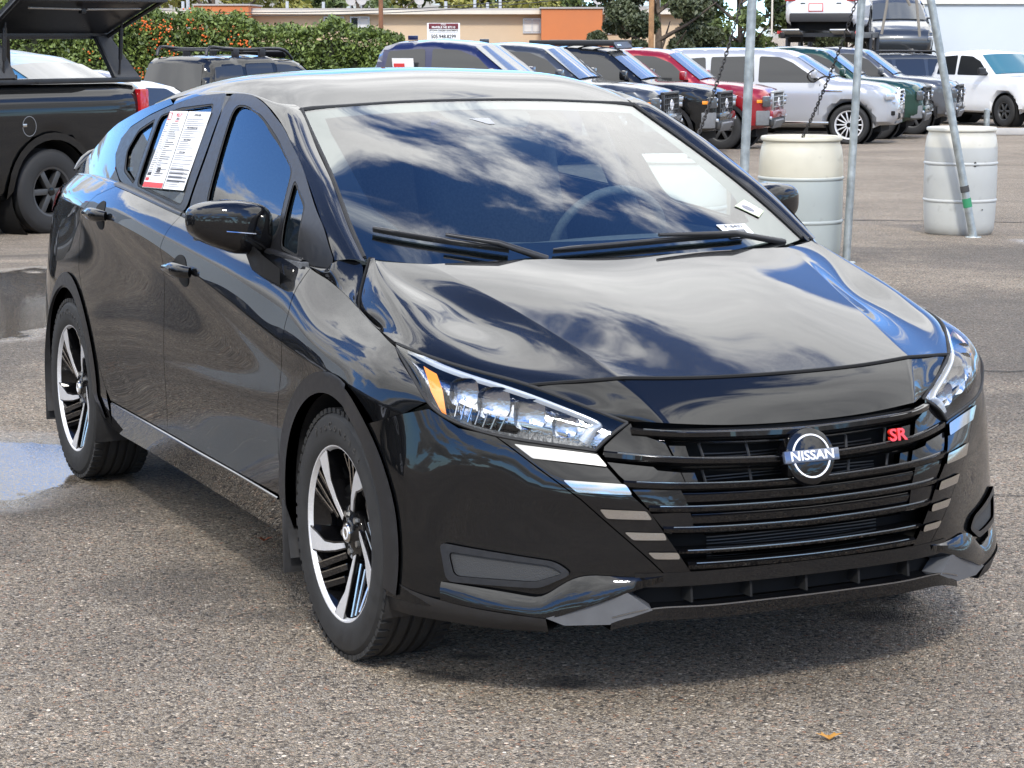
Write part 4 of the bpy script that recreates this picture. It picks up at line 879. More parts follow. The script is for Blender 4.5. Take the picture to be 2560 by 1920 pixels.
for k in range(26):
    b = .16+.027*k
    if b < .88: rc.append((.04,b,.04+.2*random.random()+.05,b+.008,'ink_grey')); rc.append((.36,b,.36+.1+.45*random.random(),b+.009,'ink_grey' if random.random() < .6 else 'ink'))
rc += [(.30,.155,.315,.92,'ink_grey'),(.04,.80,.22,.84,'ink'),(.45,.74,.62,.80,'ink'),(.04,.87,.2,.91,'ink_red')]
paper('price_sheet', P1, 'white price sheet with red footer taped inside the rear side window', rc, [(.62,.055,.062,'MELLOY','ink_red'),(.62,.105,.035,'NISSAN','ink'),(.6,.135,.02,'WINDOW PRICE','ink_red')])
rc = []
for k in range(34):
    b = .10+.026*k
    if k in (4, 10, 16, 21): continue
    rc.append((.06,b,.06+.35+.55*random.random(),b+.006,'ink_grey'))
for b in (.74,.79,.84,.89): rc.append((.06,b,.94,b+.011,'ink'))
paper('buyers_guide', P2, 'white buyers guide form of black print beside the red-footed price sheet', rc, [(.5,.05,.036,'BUYERS GUIDE','ink'),(.45,.215,.030,'IMPLIED WARRANTIES ONLY','ink'),(.40,.37,.030,'DEALER WARRANTY','ink'),(.36,.53,.026,'SYSTEMS COVERED','ink')])
def lift(p, d=.004): return p+np.array([.45, 0, .89])*d
F3 = Flat([wsp(u, v, .003) for u, v in ((.37,3.381),(.472,3.378),(.467,3.705),(.376,3.713))]); F3.n = np.array([.45, 0, .89])
bars = [(.2+.6*k/22, .42, .2+.6*k/22+(.018 if k % 3 else .010), .68, 'ink') for k in range(22)]+[(.15,.78,.8,.81,'ink_grey'),(.15,.86,.4,.89,'ink_grey'),(.55,.86,.8,.89,'ink_grey')]
tg_ = paper('stock_tag', F3, 'white bar-coded stock tag lying behind the windscreen', bars, [(.5,.22,.30,'P18432','ink')])
mat('sticker_green', (.55, .62, .40), .5)
F4 = Flat([wsp(u, v, .003) for u, v in ((.50,2.922),(.553,2.793),(.577,3.144),(.54,3.27))]); F4.n = np.array([.45, 0, .89])
st4 = empty('inspection_sticker'); tag(st4, 'small green emissions sticker in the corner of the windscreen', 'sticker')
bm = bmesh.new(); F4.rect(bm, 0, 0, 1, 1, 0); bmobj('sheet', bm, 'sticker_green', st4)
bm = bmesh.new(); F4.rect(bm, .05, .06, .95, .94, .001); bmobj('printing', bm, 'paper', st4)
bm = bmesh.new(); cc = [bm.verts.new(tuple(F4.at(.32+.2*math.cos(a), .45+.28*math.sin(a), .002))) for a in np.linspace(0, 2*math.pi, 16, endpoint=False)]; bm.faces.new(cc); bmobj('printing', bm, 'ink_grey', st4)
bm = bmesh.new(); [F4.rect(bm, .6, .2+.14*k, .9, .26+.14*k, .002) for k in range(5)]; bmobj('printing', bm, 'sticker_green', st4)['kind'] = 'stuff'
# ---------------------------------------------------------------- surroundings
mat('drum_plastic', (.70, .69, .62), .45, noise_amt=.06, nscale=6)
# drums are filled with water to a line: paler above, greyer below
def drum_mat(name, zline, lo, hi):
    m = mat(name, hi, .42); t = m.node_tree; b = t.nodes['Principled BSDF']; g = N(t, 'ShaderNodeTexCoord'); sp = N(t, 'ShaderNodeSeparateXYZ'); LK(t, g.outputs['Object'], sp.inputs[0])
    n = N(t, 'ShaderNodeTexNoise', i={'Scale': 4, 'Detail': 5}); LK(t, g.outputs['Object'], n.inputs[0])
    f = N(t, 'ShaderNodeMapRange', i={1: zline-.008, 2: zline+.008}); LK(t, sp.outputs[2], f.inputs[0])
    d = ramp(t, n.outputs[0], [(.3, tuple(c*.86 for c in hi)), (.62, hi)]); d2 = ramp(t, n.outputs[0], [(.3, tuple(c*.92 for c in lo)), (.65, lo)])
    df = N(t, 'ShaderNodeMapRange', i={1: .10, 2: 0, 3: 0, 4: .8}); LK(t, sp.outputs[2], df.inputs[0]); n9 = N(t, 'ShaderNodeTexNoise', i={'Scale': 9, 'Detail': 6}); LK(t, g.outputs['Object'], n9.inputs[0]); st_ = N(t, 'ShaderNodeMapRange', i={1: .62, 2: .75, 3: 0, 4: .35}); LK(t, n9.outputs[0], st_.inputs[0])
    LK(t, mixc(t, math_n(t, 'MAXIMUM', math_n(t, 'MULTIPLY', df.outputs[0], n9.outputs[0]), st_.outputs[0]), mixc(t, f.outputs[0], d2, d), (.12, .10, .08)), b.inputs['Base Color']); b.inputs['Subsurface Weight'].default_value = .0; return m
drum_mat('drum_a', .59, (.34,.37,.35), (.56,.53,.42)); drum_mat('drum_b', .71, (.44,.45,.43), (.60,.58,.50)); drum_mat('drum_c', .6, (.5,.5,.48), (.74,.73,.68))
mat('scuff', (.05, .05, .05), .8)
def drum(m, s, t_, label, rz=0.):
    o = empty('drum', LOT(s, t_), rz); tag(o, label, 'drum', 'water-filled drums anchoring the canopy')
    pr = [(0,.02),(.26,.005),(.272,.02),(.280,.06),(.287,.14),(.291,.255),(.290,.266),(.298,.274),(.298,.286),(.290,.294),(.292,.31),(.2935,.45),(.293,.55),(.290,.565),(.298,.573),(.298,.585),(.290,.593),(.2925,.61),(.289,.72),(.278,.79),(.265,.825),(.268,.835),(.281,.842),(.283,.858),(.276,.866),(.262,.860),(.258,.835),(.24,.828),(0,.838)]
    lathe('shell', pr, m, o, 56, 'z', smooth=50)
    for a in (40, 220): lathe('bung', [(0,.012),(.03,.012),(.034,0)], 'drum_plastic', o, 16, 'z').location = (.19*math.cos(R(a)), .19*math.sin(R(a)), .834)
    return o
d1 = drum('drum_a', 15.9, 2.01, 'cream plastic drum, yellowed top, straight behind the parked sedan windscreen')
d2 = drum('drum_b', 18.6, 3.65, 'whiter scuffed plastic drum with a leaning pole against it')
d3 = drum('drum_c', 13.0, .93, 'plastic drum hidden but for its rim behind the windscreen pillar')
th = math.atan2(-FH[1], -FH[0])
for k, (a, z, w_, h_) in enumerate(((.20,.58,.020,.045),(.24,.575,.05,.014),(.46,.215,.012,.012))):
    bm = bmesh.new(); n = 5; vs = []
    for i in range(n+1):
        aa = th+a+w_/.29*(i/n-.5)*1.; hh = h_*(1-.6*abs(i/n-.5)); vs.append((bm.verts.new((.297*math.cos(aa), .297*math.sin(aa), z-hh/2)), bm.verts.new((.297*math.cos(aa), .297*math.sin(aa), z+hh/2))))
    for p, q in zip(vs, vs[1:]): bm.faces.new((p[0], q[0], q[1], p[1]))
    bmobj('scuff', bm, 'scuff', d2)
# galvanised canopy poles
mat('galvanised', (.40, .43, .42), .42, .75, noise_amt=.28, nscale=14)
mat('tape_green', (.03, .22, .10), .5)
def pole(label, s, t_, top_s, top_t, h, r_=.0275, bands=()):
    b = Vector(LOT(s, t_)); tp = Vector(LOT(top_s, top_t)); tp.z = b.z+h; o = empty('canopy_pole', b); tag(o, label, 'pole', 'galvanised canopy poles')
    tube('tube', [(0, 0, 0)]+[tuple((tp-b)*k) for k in (.25, .5, .75, 1)], r_, 'galvanised', o, 16)
    lathe('foot_plate', [(0,.008),(.06,.008),(.065,0)], 'galvanised', o, 20, 'z')
    for z, hh, m in bands: tube('tape_band', [tuple((tp-b)*(z/h)), tuple((tp-b)*((z+hh)/h))], r_*1.12, m, o, 16)
    return o
pole('upright galvanised pole rising from behind the sedan windscreen pillar', 13.6, 1.36, 13.6, 1.47, 3.6)
pole('upright galvanised pole between the two plastic drums', 15.7, 2.31, 15.7, 2.44, 3.6)
pole('weathered pole leaning against the whiter drum, green tape near its foot', 18.15, 3.68, 18.15, 2.86, 3.9, .032, [(.24,.07,'tape_green'),(.36,.05,'scuff')])
mat('chain_steel', (.035, .033, .032), .55, .6); mat('rope', (.22, .20, .17), .9)
def chain(label, a, b, sag=.06, r_=.0055, gap=.024):
    a, b = Vector(a), Vector(b); n = int((b-a).length/gap); bm = bmesh.new(); d = (b-a).normalized(); u = d.orthogonal().normalized(); v = d.cross(u)
    for i in range(n):
        f = (i+.5)/n; c = a.lerp(b, f)+Vector((0, 0, -sag*4*f*(1-f))); w_ = u if i % 2 else v
        add_tube(bm, [c+d*(.019*math.cos(q))+w_*(.010*math.sin(q)) for q in np.linspace(0, 2*math.pi, 9)], r_*.62, 5, False)
    o = bmobj('chain', bm, 'chain_steel'); tag(o, label, 'chain', 'chains tying the canopy to the drums'); o['kind'] = 'thing'; return o
p1 = Vector(LOT(15.9, 2.01, .84)); chain('dark steel chain running up out of the cream drum', p1, Vector(LOT(15.6, 2.36, 1.90)))
chain('dark steel chain up from the hidden drum beside the first pole', Vector(LOT(13.0, 1.0, .84)), Vector(LOT(13.5, 1.36, 1.80)), .05)
tube('slack_chain_end', spl([LOT(15.85, 2.08, 1.32), LOT(15.8, 2.03, 1.28), LOT(15.85, 2.07, 1.24), LOT(15.8, 2.13, 1.27), LOT(15.85, 2.2, 1.27)], 20), .006, 'chain_steel'); tag(bpy.data.objects['slack_chain_end'], 'loose curl of chain hooked on the chain of the cream drum', 'chain')
for k, (a, b) in enumerate((((2.95,2.05),(2.9,1.60)), ((3.0,2.0),(3.12,1.82)), ((3.12,2.1),(3.2,1.58)))):
    o = tube('rope', [LOT(18.1, a[0], a[1]+.0), LOT(18.1, (a[0]+b[0])/2+.01, (a[1]+b[1])/2), LOT(18.1, b[0], b[1])], .011, 'rope', None, 6)
    tag(o, ('frayed rope tail hanging just outside the leaning pole', 'short slanted rope tied to the leaning pole', 'frayed rope tail hanging at the far side of the leaning pole')[k], 'rope')
# ---------------------------------------------------------------- foliage
def leafmat(name, a, b_):
    m = mat(name, a, .55); t = m.node_tree; b = t.nodes['Principled BSDF']; g = N(t, 'ShaderNodeNewGeometry'); oi = N(t, 'ShaderNodeTexNoise', i={'Scale': 1.8, 'Detail': 6}); LK(t, g.outputs['Position'], oi.inputs[0])
    r_ = math_n(t, 'ADD', math_n(t, 'MULTIPLY', g.outputs['Random Per Island'], .55), math_n(t, 'MULTIPLY', oi.outputs[0], .6))
    LK(t, ramp(t, r_, [(.2, a), (.8, b_)]), b.inputs['Base Color']); return m
leafmat('hedge_leaf', (.014, .034, .006), (.17, .23, .05)); leafmat('tree_leaf', (.03, .055, .018), (.13, .17, .05)); leafmat('juniper_leaf', (.028, .045, .018), (.10, .115, .055)); leafmat('yellow_leaf', (.10, .12, .02), (.30, .28, .06))
mat('twig', (.06, .042, .03), .9, noise_amt=.3); mat('berry', (.62, .13, .02), .5); mat('bark', (.11, .085, .065), .9, noise_amt=.4, nscale=8, bump=.6, bscale=20); mat('hedge_core', (.012, .016, .006), .95)
rng = np.random.default_rng(5)
def leaves(name, P, size, m, parent, flat=.35):
    n = len(P); d = rng.normal(size=(n, 3)); d /= np.linalg.norm(d, axis=1)[:, None]; d[:, 2] = np.abs(d[:, 2])*.8+.1
    u = np.cross(d, rng.normal(size=(n, 3))); u /= np.linalg.norm(u, axis=1)[:, None]; v = np.cross(d, u); v /= np.linalg.norm(v, axis=1)[:, None]
    sz = (size*rng.uniform(.6, 1.4, n))[:, None]; V = np.stack([P-u*sz, P-v*sz*.5+d*sz*.15, P+u*sz, P+v*sz*.5+d*sz*.15], 1).reshape(-1, 3)
    me = bpy.data.meshes.new(name); me.vertices.add(4*n); me.vertices.foreach_set('co', V.ravel()); me.loops.add(4*n); me.loops.foreach_set('vertex_index', np.arange(4*n))
    me.polygons.add(n); me.polygons.foreach_set('loop_start', np.arange(0, 4*n, 4)); me.polygons.foreach_set('loop_total', np.full(n, 4)); me.update(); me.validate()
    return link(name, me, parent, m)
HZ = 62.
def hedge_top(t_):
    return 3.02-.03*np.clip(t_+14, 0, 30)-.30/(1+np.exp(-(t_+7.6)*3))+.10*np.sin(t_*2.3)+.07*np.sin(t_*5.1+1)-np.clip((t_+3.5), 0, 9)**2*.35
hd = empty('hedge', LOT(HZ, -9)); tag(hd, 'long clipped evergreen hedge dotted with orange berries', 'hedge'); HB = np.array(LOT(HZ, -9))
tt = np.arange(-18, -3.05, .5); bm = bmesh.new(); rows = []
for x in tt:
    z1 = float(hedge_top(x))-.16
    rows.append([bm.verts.new(Vector(LOT(HZ+dy, x))-Vector(HB)+Vector((0, 0, z))) for dy, z in ((-.75, -.5), (-.85, z1*.5), (-.7, z1-.1), (-.3, z1), (.5, z1), (.8, -.5))])
for a, c in zip(rows, rows[1:]):
    for i in range(5): bm.faces.new((a[i], c[i], c[i+1], a[i+1]))
for r_ in (rows[0], rows[-1]): bm.faces.new(r_)
bmobj('hedge_core', bm, 'hedge_core', hd)
n = 52000; tl = rng.uniform(-18, -2.9, n); hz = rng.uniform(0, 1, n)**.8; zt = hedge_top(tl); f = rng.uniform(0, 1, n)
lump = .16*np.sin(tl*3.1+hz*5)+.12*np.sin(tl*7.3-hz*9)
sd = np.where(f < .72, -.85-rng.uniform(-.12, .12, n)+lump*.6+.35*np.clip(hz-.85, 0, 1), rng.uniform(-.8, .6, n)); zz = np.where(f < .72, zt*hz, zt+rng.normal(0, .07, n)+lump*.35)
endf = tl > -3.2; P = C0+FH*(HZ+sd)[:, None]+RH*tl[:, None]; P = np.column_stack([P, gz(HZ+sd)+zz])-HB
lv = leaves('hedge_leaves', P, .062, 'hedge_leaf', hd); lv['kind'] = 'stuff'
nb_ = 30; cl = [(rng.uniform(-12.6, -6.0), rng.uniform(.25, .97)) for _ in range(nb_)]; Q = []
for c_, h_ in cl:
    for _ in range(rng.integers(4, 16)): tq = c_+rng.normal(0, .09); hq = h_*float(hedge_top(np.array(c_)))+rng.normal(0, .14); p = C0+FH*(HZ-.98)+RH*tq; Q.append((p[0], p[1], float(gz(HZ))+hq))
bm = bmesh.new()
for q in Q: bmesh.ops.create_icosphere(bm, subdivisions=1, radius=float(rng.uniform(.02, .036)), matrix=Matrix.Translation(Vector(q)-Vector(HB)))
o = bmobj('berries', bm, 'berry', hd, 80); o['kind'] = 'stuff'
def tree(name, label, s, t_, h, rx, rz_, m='tree_leaf', n=9000, size=.10, trunk=.16, zc=.62, grp='trees behind the apartments', seed=1):
    r_ = np.random.default_rng(seed); o = empty(name, LOT(s, t_)); tag(o, label, 'tree', grp)
    bm = bmesh.new(); add_tube(bm, spl([(0, 0, 0), (.1, .05, h*.25), (-.05, .1, h*.55), (.05, 0, h*.9)], 10), list(np.linspace(trunk, .03, 10)), 8)
    for k in range(9):
        z = h*(.25+.06*k); a = k*2.4; d = Vector((math.cos(a), math.sin(a), .55)); add_tube(bm, [(0, 0, z), tuple(Vector((0, 0, z))+d*rx*.45), tuple(Vector((0, 0, z))+d*rx*.85+Vector((0, 0, .2)))], [trunk*.4, trunk*.25, .015], 6)
    bmobj('trunk', bm, 'bark', o, 60)
    cl = []
    for _ in range(46):
        v = r_.normal(size=3); v /= np.linalg.norm(v); q = r_.uniform(.35, 1)**.6; cl.append((v*[rx, rx, rz_]*q+[0, 0, h*zc], r_.uniform(.12, .26)*rx))
    P = []
    for c, rr in cl: k = n//46; d = r_.normal(size=(k, 3)); d /= np.linalg.norm(d, axis=1)[:, None]; P.append(c+d*rr*(r_.uniform(.3, 1, (k, 1))**.5)*[1, 1, .75])
    lv = leaves('crown', np.vstack(P), size, m, o); return o
tree('juniper_tree', 'grey-green juniper tree behind the car transporter and first pole', 76, 4.75, 5.2, 2.35, 2.5, 'juniper_leaf', 46000, .085, .2, .50, 'trees beyond the lot', 3)
for k, (s_, t_, h_, rx_, mm, lb) in enumerate(((100,-13,7.5,4.2,'yellow_leaf','light green tree above the orange apartment block by the lamp post'),(104,-7,6.5,3.6,'tree_leaf','dark green tree behind the apartments left of the brown utility pole'),(102,-19.5,8.2,4.6,'yellow_leaf','bright green tree beyond the raised tailgate of the black pickup'),
    (106,-2.0,6.4,4.2,'yellow_leaf','pale green tree behind the apartment roof above the sign'),(110,3.2,7.4,4.6,'tree_leaf','broad dark tree behind the second orange apartment block'),(104,10.2,6.6,3.6,'tree_leaf','dark tree behind the far end of the apartment roof'),(108,15.5,7.2,3.8,'juniper_leaf','olive tree behind the car transporter next to the white building'),(112,-.2,6.9,3.6,'tree_leaf','dark rounded tree behind the apartments'),(108,21,7.5,4.0,'tree_leaf','green tree peeping between the transporter and the white building'))):
    tree('tree', lb, s_, t_, h_, rx_, h_*.36, mm, 9000, .16, .2, .60, 'trees behind the apartments', 20+k)
# low shrubs along the lot edge behind the pickups
o = empty('low_hedge', LOT(70, 4.6)); tag(o, 'low clipped green hedge under the apartment windows behind the pickups', 'hedge'); HB2 = np.array(LOT(70, 4.6)); n = 14000; tl = rng.uniform(-4, 6.4, n); P = C0+FH*(70+rng.uniform(-.4, .4, n))[:, None]+RH*tl[:, None]; leaves('hedge_leaves', np.column_stack([P, gz(70)+rng.uniform(0, 1.42, n)+.08*np.sin(tl*4)])-HB2, .07, 'hedge_leaf', o)['kind'] = 'stuff'
# ---------------------------------------------------------------- apartment building
mat('stucco', (.56, .43, .29), .9, noise_amt=.06, nscale=.7, bump=.3, bscale=40); mat('stucco_orange', (.50, .165, .06), .9, noise_amt=.07, nscale=.8, bump=.3, bscale=40); mat('fascia', (.62, .57, .48), .8, noise_amt=.08, nscale=1.2); mat('roofing', (.36, .34, .32), .9, noise_amt=.1)
mat('alu', (.55, .56, .56), .4, .5); mat('blind', (.62, .62, .60), .8); paint('window_dark', (.015, .018, .02), rough=.2)
apt = empty('apartment_building', LOT(85, -3), math.atan2(RH[1], RH[0])); tag(apt, 'long low tan apartment building with two orange blocks and a pale fascia', 'building')
AZ = float(gz(85)); tx = lambda t_: t_+3
def abox(name, t0, t1, y0, y1, z0, z1, m, par=apt, bevel=0.):  # t across, y away from the lot, z above the lot frame
    return box(name, ((tx(t0)+tx(t1))/2, -((y0+y1)/2), (z0+z1)/2-AZ), (t1-t0, y1-y0, z1-z0), m, par, bevel=bevel)
apt.rotation_euler = (0, 0, math.atan2(RH[1], RH[0])); 
def P2T(px, s=85): return (px*1.1573-1280)/5700*s
def PZ(py, s=85): return 1.573+(75-py*1.1573)/5700*s
sgn = -1
def abox(name, t0, t1, y0, y1, z0, z1, m, par=apt, bevel=0.):
    return box(name, ((tx(t0)+tx(t1))/2, (y0+y1)/2, (z0+z1)/2-AZ), (t1-t0, y1-y0, z1-z0), m, par, bevel=bevel)
# the building's own y axis points away from the lot: rotate so that x follows t and y follows s
abox('wall', P2T(250), P2T(1514), 0, 9, AZ-.5, PZ(26), 'stucco')
abox('fascia_board', P2T(250)-.1, P2T(1518), -.45, 9.3, PZ(27), PZ(19), 'fascia'); abox('roof', P2T(250), P2T(1516), -.40, 9.2, PZ(19), PZ(14.5), 'roofing')
for a, c, zt in ((438, 553, 9.5), (1168, 1296, 16)): abox('stair_block', P2T(a), P2T(c), -1.3, 3, AZ-.5, PZ(zt), 'stucco_orange'); abox('block_cap', P2T(a)-.06, P2T(c)+.06, -1.36, 3, PZ(zt), PZ(zt)+.06, 'roofing')
for a, c, y0, y1, open_ in ((706,747,33,60,.45),(762,801,33,60,.35),(1131,1167,37,66,.0),(1309,1354,38,68,.5)):
    wn = empty('window', parent=apt); t0, t1, z0, z1 = P2T(a), P2T(c), PZ(y1), PZ(y0); mid = (t0+t1)/2
    abox('pane', t0, t1, -.02, .05, z0, z1, 'window_dark', wn)
    abox('blind', t0+(t1-t0)*open_+.02, t1-.03, -.03, .04, z0+.04, z1-.04, 'blind', wn)
    for q in (t0, mid, t1): abox('frame', q-.025, q+.025, -.05, .03, z0, z1, 'alu', wn)
    for q in (z0, z1): abox('frame', t0-.025, t1+.025, -.055, .03, q-.025, q+.025, 'alu', wn)
for a, hh in ((690,.28),(960,.3),(1024,.5),(1052,.26),(1080,.5),(1430,.5),(1476,.35),(1496,.42),(610,.3),(380,.3)): bm = bmesh.new(); add_tube(bm, [(tx(P2T(a)), 3, PZ(15)-AZ), (tx(P2T(a)), 3, PZ(15)-AZ+hh)], .06, 8); bmobj('roof_vent', bm, 'alu', apt, 40)
def dish(t_, z): 
    o = empty('satellite_dish', parent=apt); l_ = lathe('dish', [(0,.02),(.09,.01),(.15,-.012),(.185,-.035)], 'roofing', o, 20, 'y', cap=False); l_.location = (tx(t_), 1.2, z-AZ+.25); l_.rotation_euler = (R(-30), 0, R(20)); tube('dish_post', [(tx(t_), 1.3, z-AZ-.2), (tx(t_), 1.25, z-AZ+.22)], .03, 'alu', o, 6)
dish(P2T(757), PZ(14)); dish(P2T(780), PZ(13)); dish(P2T(905), PZ(13)); dish(P2T(1290), PZ(12))
# sign on posts
sg_ = empty('property_sign', LOT(72, P2T(960, 72)), math.atan2(RH[1], RH[0])); tag(sg_, 'white apartment sign with a maroon header standing above the blue pickup', 'sign'); SZ = float(gz(72)); z0, z1 = PZ(86, 72)-SZ, PZ(50, 72)-SZ; w_ = P2T(995, 72)-P2T(925, 72)
mat('maroon', (.13, .015, .025), .6); box('board', (0, 0, (z0+z1)/2), (w_, .06, z1-z0), 'paper', sg_); box('header', (0, -.035, z1-.10), (w_*.9, .012, .17), 'maroon', sg_, bevel=.005)
for q in (-.45, .45): box('post', (q*w_, .06, z0/2), (.08, .06, z0), 'fascia', sg_)
mt = lambda z, y=-.045: Matrix.Translation((0, y, z)) @ Matrix.Rotation(R(90), 4, 'X')
text('lettering', '7701', .09, 'paper', sg_, mt(z1-.055, -.05)); text('lettering', 'MARBLE NE 87110', .092, 'paper', sg_, mt(z1-.135, -.05), bold=.002); text('lettering', 'UPTOWN GARDEN APARTMENTS', .073, 'ink', sg_, mt(z1-.235, -.036), bold=.002, sx=.82); text('lettering', '505.948.8299', .16, 'ink', sg_, mt(z1-.42, -.036), bold=.003, sx=.9)
box('printing', (0, -.033, z1-.30), (w_*.86, .004, .012), 'ink_grey', sg_)
# utility poles and a lamp post
mat('pole_wood', (.23, .105, .055), .9, noise_amt=.3, nscale=5); mat('pole_pale', (.34, .19, .09), .9, noise_amt=.3, nscale=5)
for px, s_, r_, h_, m_, lb, nm in ((826,66,.065,8,'pole_wood','reddish brown wooden utility pole at the end of the berry hedge','utility_pole'),(1403,72,.085,8,'pole_pale','pale orange wooden utility pole right of the second orange block','utility_pole'),(415,70,.055,7,'alu','pale metal lamp post standing behind the berry hedge','lamp_post')):
    o = empty(nm, LOT(s_, P2T(px, s_))); tag(o, lb, 'pole'); tube('post', [(0, 0, 0), (.02, 0, h_*.5), (0, 0, h_)], [r_*1.1, r_, r_*.9], m_, o, 10)
    box('crossarm', (0, 0, h_-.4), (.1, 1.8, .1), m_, o) if nm == 'utility_pole' else lathe('lamp_head', [(0,.1),(.2,.08),(.22,0),(0,0)], 'alu', o, 16, 'z').__setattr__('location', (0, 0, h_))
for k, (za, zb, lb) in enumerate(((2.62,2.30,'upper overhead wire sagging across the apartment roof'),(2.50,2.20,'lower overhead wire sagging across the apartment roof'))):
    o = tube('overhead_wire', spl([LOT(70,-16-k,za-float(gz(70))), LOT(70,-9,zb-float(gz(70))), LOT(70,-1,zb+.05-float(gz(70))), LOT(70,6,za+.5-float(gz(70)))], 30), .012, 'scuff'); tag(o, lb, 'wire')
# white building on the far right with a red band on the part beyond the frame
mat('white_wall', (.52, .57, .60), .85, noise_amt=.03, nscale=.6); mat('cream_trim', (.66, .66, .60), .8)
wb = empty('white_building', LOT(74, 24), math.atan2(RH[1], RH[0])); tag(wb, 'plain pale blue-grey building wall with a cream parapet beyond the white pickup', 'building')
x0 = P2T(1938, 77)-24; WZ = float(gz(74)); zp = PZ(10, 74)-WZ
box('wall', (x0+15, 1.5, zp/2-.3), (30, 3, zp+.6), 'white_wall', wb); box('parapet', (x0+15, 1.5, zp+.5), (30.2, 3.2, 1.0), 'cream_trim', wb); box('side_trim', (x0+.09, -.03, zp/2), (.2, .08, zp), 'cream_trim', wb)
# ---------------------------------------------------------------- parked vehicles: side outline + half-width field
class Flank:
    """y = half width over (x, z): tumblehome above the belt, plan taper at both ends, rounded outline"""
    def __init__(s, outline, W, belt, tumble, xf, xr, nose=.16, tail=.06, rad=.10, sill=.45):
        s.o = np.asarray(outline, float); s.W = W; s.belt = belt; s.tm = tumble; s.xf = xf; s.xr = xr; s.nose = nose; s.tail = tail; s.rad = rad; s.sill = sill
        s.skip = None
    def y(s, p):
        x, z = p[:, 0], p[:, 1]; y = np.full(len(p), s.W)
        a = np.clip(z-s.belt, 0, None); y -= s.tm*a**1.15; y -= .10*np.clip((z-s.belt+.22)/.22, 0, 1)**3*.35
        y -= s.nose*np.clip((x-(s.xf-.75))/.75, 0, 1.1)**2.2+s.tail*np.clip(((s.xr+.5)-x)/.5, 0, 1.1)**2.2
        y -= .05*np.clip((s.sill+.12-z)/.25, 0, 1)**1.5
        return y
    def edge(s, p):
        a = s.o; b = np.roll(a, -1, 0); d = np.full(len(p), 9.)
        for (x0, z0), (x1, z1) in zip(a, b):
            e = np.array([x1-x0, z1-z0]); q = p-[x0, z0]; t_ = np.clip((q@e)/max(e@e, 1e-9), 0, 1); d = np.minimum(d, np.linalg.norm(q-t_[:, None]*e, axis=1))
        return d
    def ev(s, p):
        p = np.asarray(p, float); r_ = s.rad; d = np.clip(s.edge(p), 0, r_); y = s.y(p)-(r_-np.sqrt(np.maximum(r_*r_-(r_-d)**2, 0)))
        return np.column_stack([p[:, 0], y, p[:, 1]])
    def nrm(s, p, flip=1):
        p = np.asarray(p, float); h = .004; dx = s.ev(p+[h, 0])-s.ev(p-[h, 0]); dz_ = s.ev(p+[0, h])-s.ev(p-[0, h]); n = np.cross(dz_, dx); n = n*np.sign(n[:, 1:2]+1e-9)
        return n/np.maximum(np.linalg.norm(n, axis=1), 1e-9)[:, None]
WHEEL_PROTO = {}
def small_wheel(r_, w_, rim, nsp=6, m='machined', dark='gloss_black'):
    k = (r_, rim, nsp, m)
    if k in WHEEL_PROTO: return WHEEL_PROTO[k]
    o = empty('wheel')
    pr = [(rim,-w_*.46),(rim+.02,-w_*.5),(r_-.05,-w_*.52),(r_-.02,-w_*.46),(r_,-w_*.36),(r_,-w_*.1),(r_-.008,-w_*.08),(r_-.008,w_*.08),(r_,w_*.1),(r_,w_*.36),(r_-.03,w_*.5),(rim,w_*.46)]
    lathe('tyre', pr, 'rubber', o, 40, 'y', closed=True, smooth=30); lathe('rim', [(rim-.03,-w_*.3),(rim-.015,-w_*.46),(rim+.004,-w_*.48),(rim,-w_*.4)], m, o, 40, 'y', closed=True); lathe('rim_back', [(0,-w_*.05),(rim,-w_*.05)], dark, o, 30, 'y')
    bm = bmesh.new()
    for i in range(nsp):
        a = 2*math.pi*i/nsp; q = Matrix.Rotation(-a, 3, 'Y'); add_box(bm, q@Vector((rim*.55, -w_*.30, 0)), (rim*.9, w_*.25, rim*(1.5/nsp if nsp < 9 else 1.25/nsp)), q, .008)
    bmobj('spokes', bm, m, o, 40); lathe('hub', [(0,-w_*.48),(rim*.16,-w_*.46),(rim*.2,-w_*.3)], dark, o, 20, 'y'); WHEEL_PROTO[k] = o; o['used'] = 0; return o
def put_wheel(pr, parent, x, y, r_, side, steer=0.):
    if not pr['used']: pr['used'] = 1; o = pr
    else: o = copy_tree(pr)
    o.parent = parent; o.location = (x, y, r_); o.rotation_euler = (0, 0, (0 if side < 0 else math.pi)+steer); return o
paint('tinted', (.012, .013, .014), rough=.3)
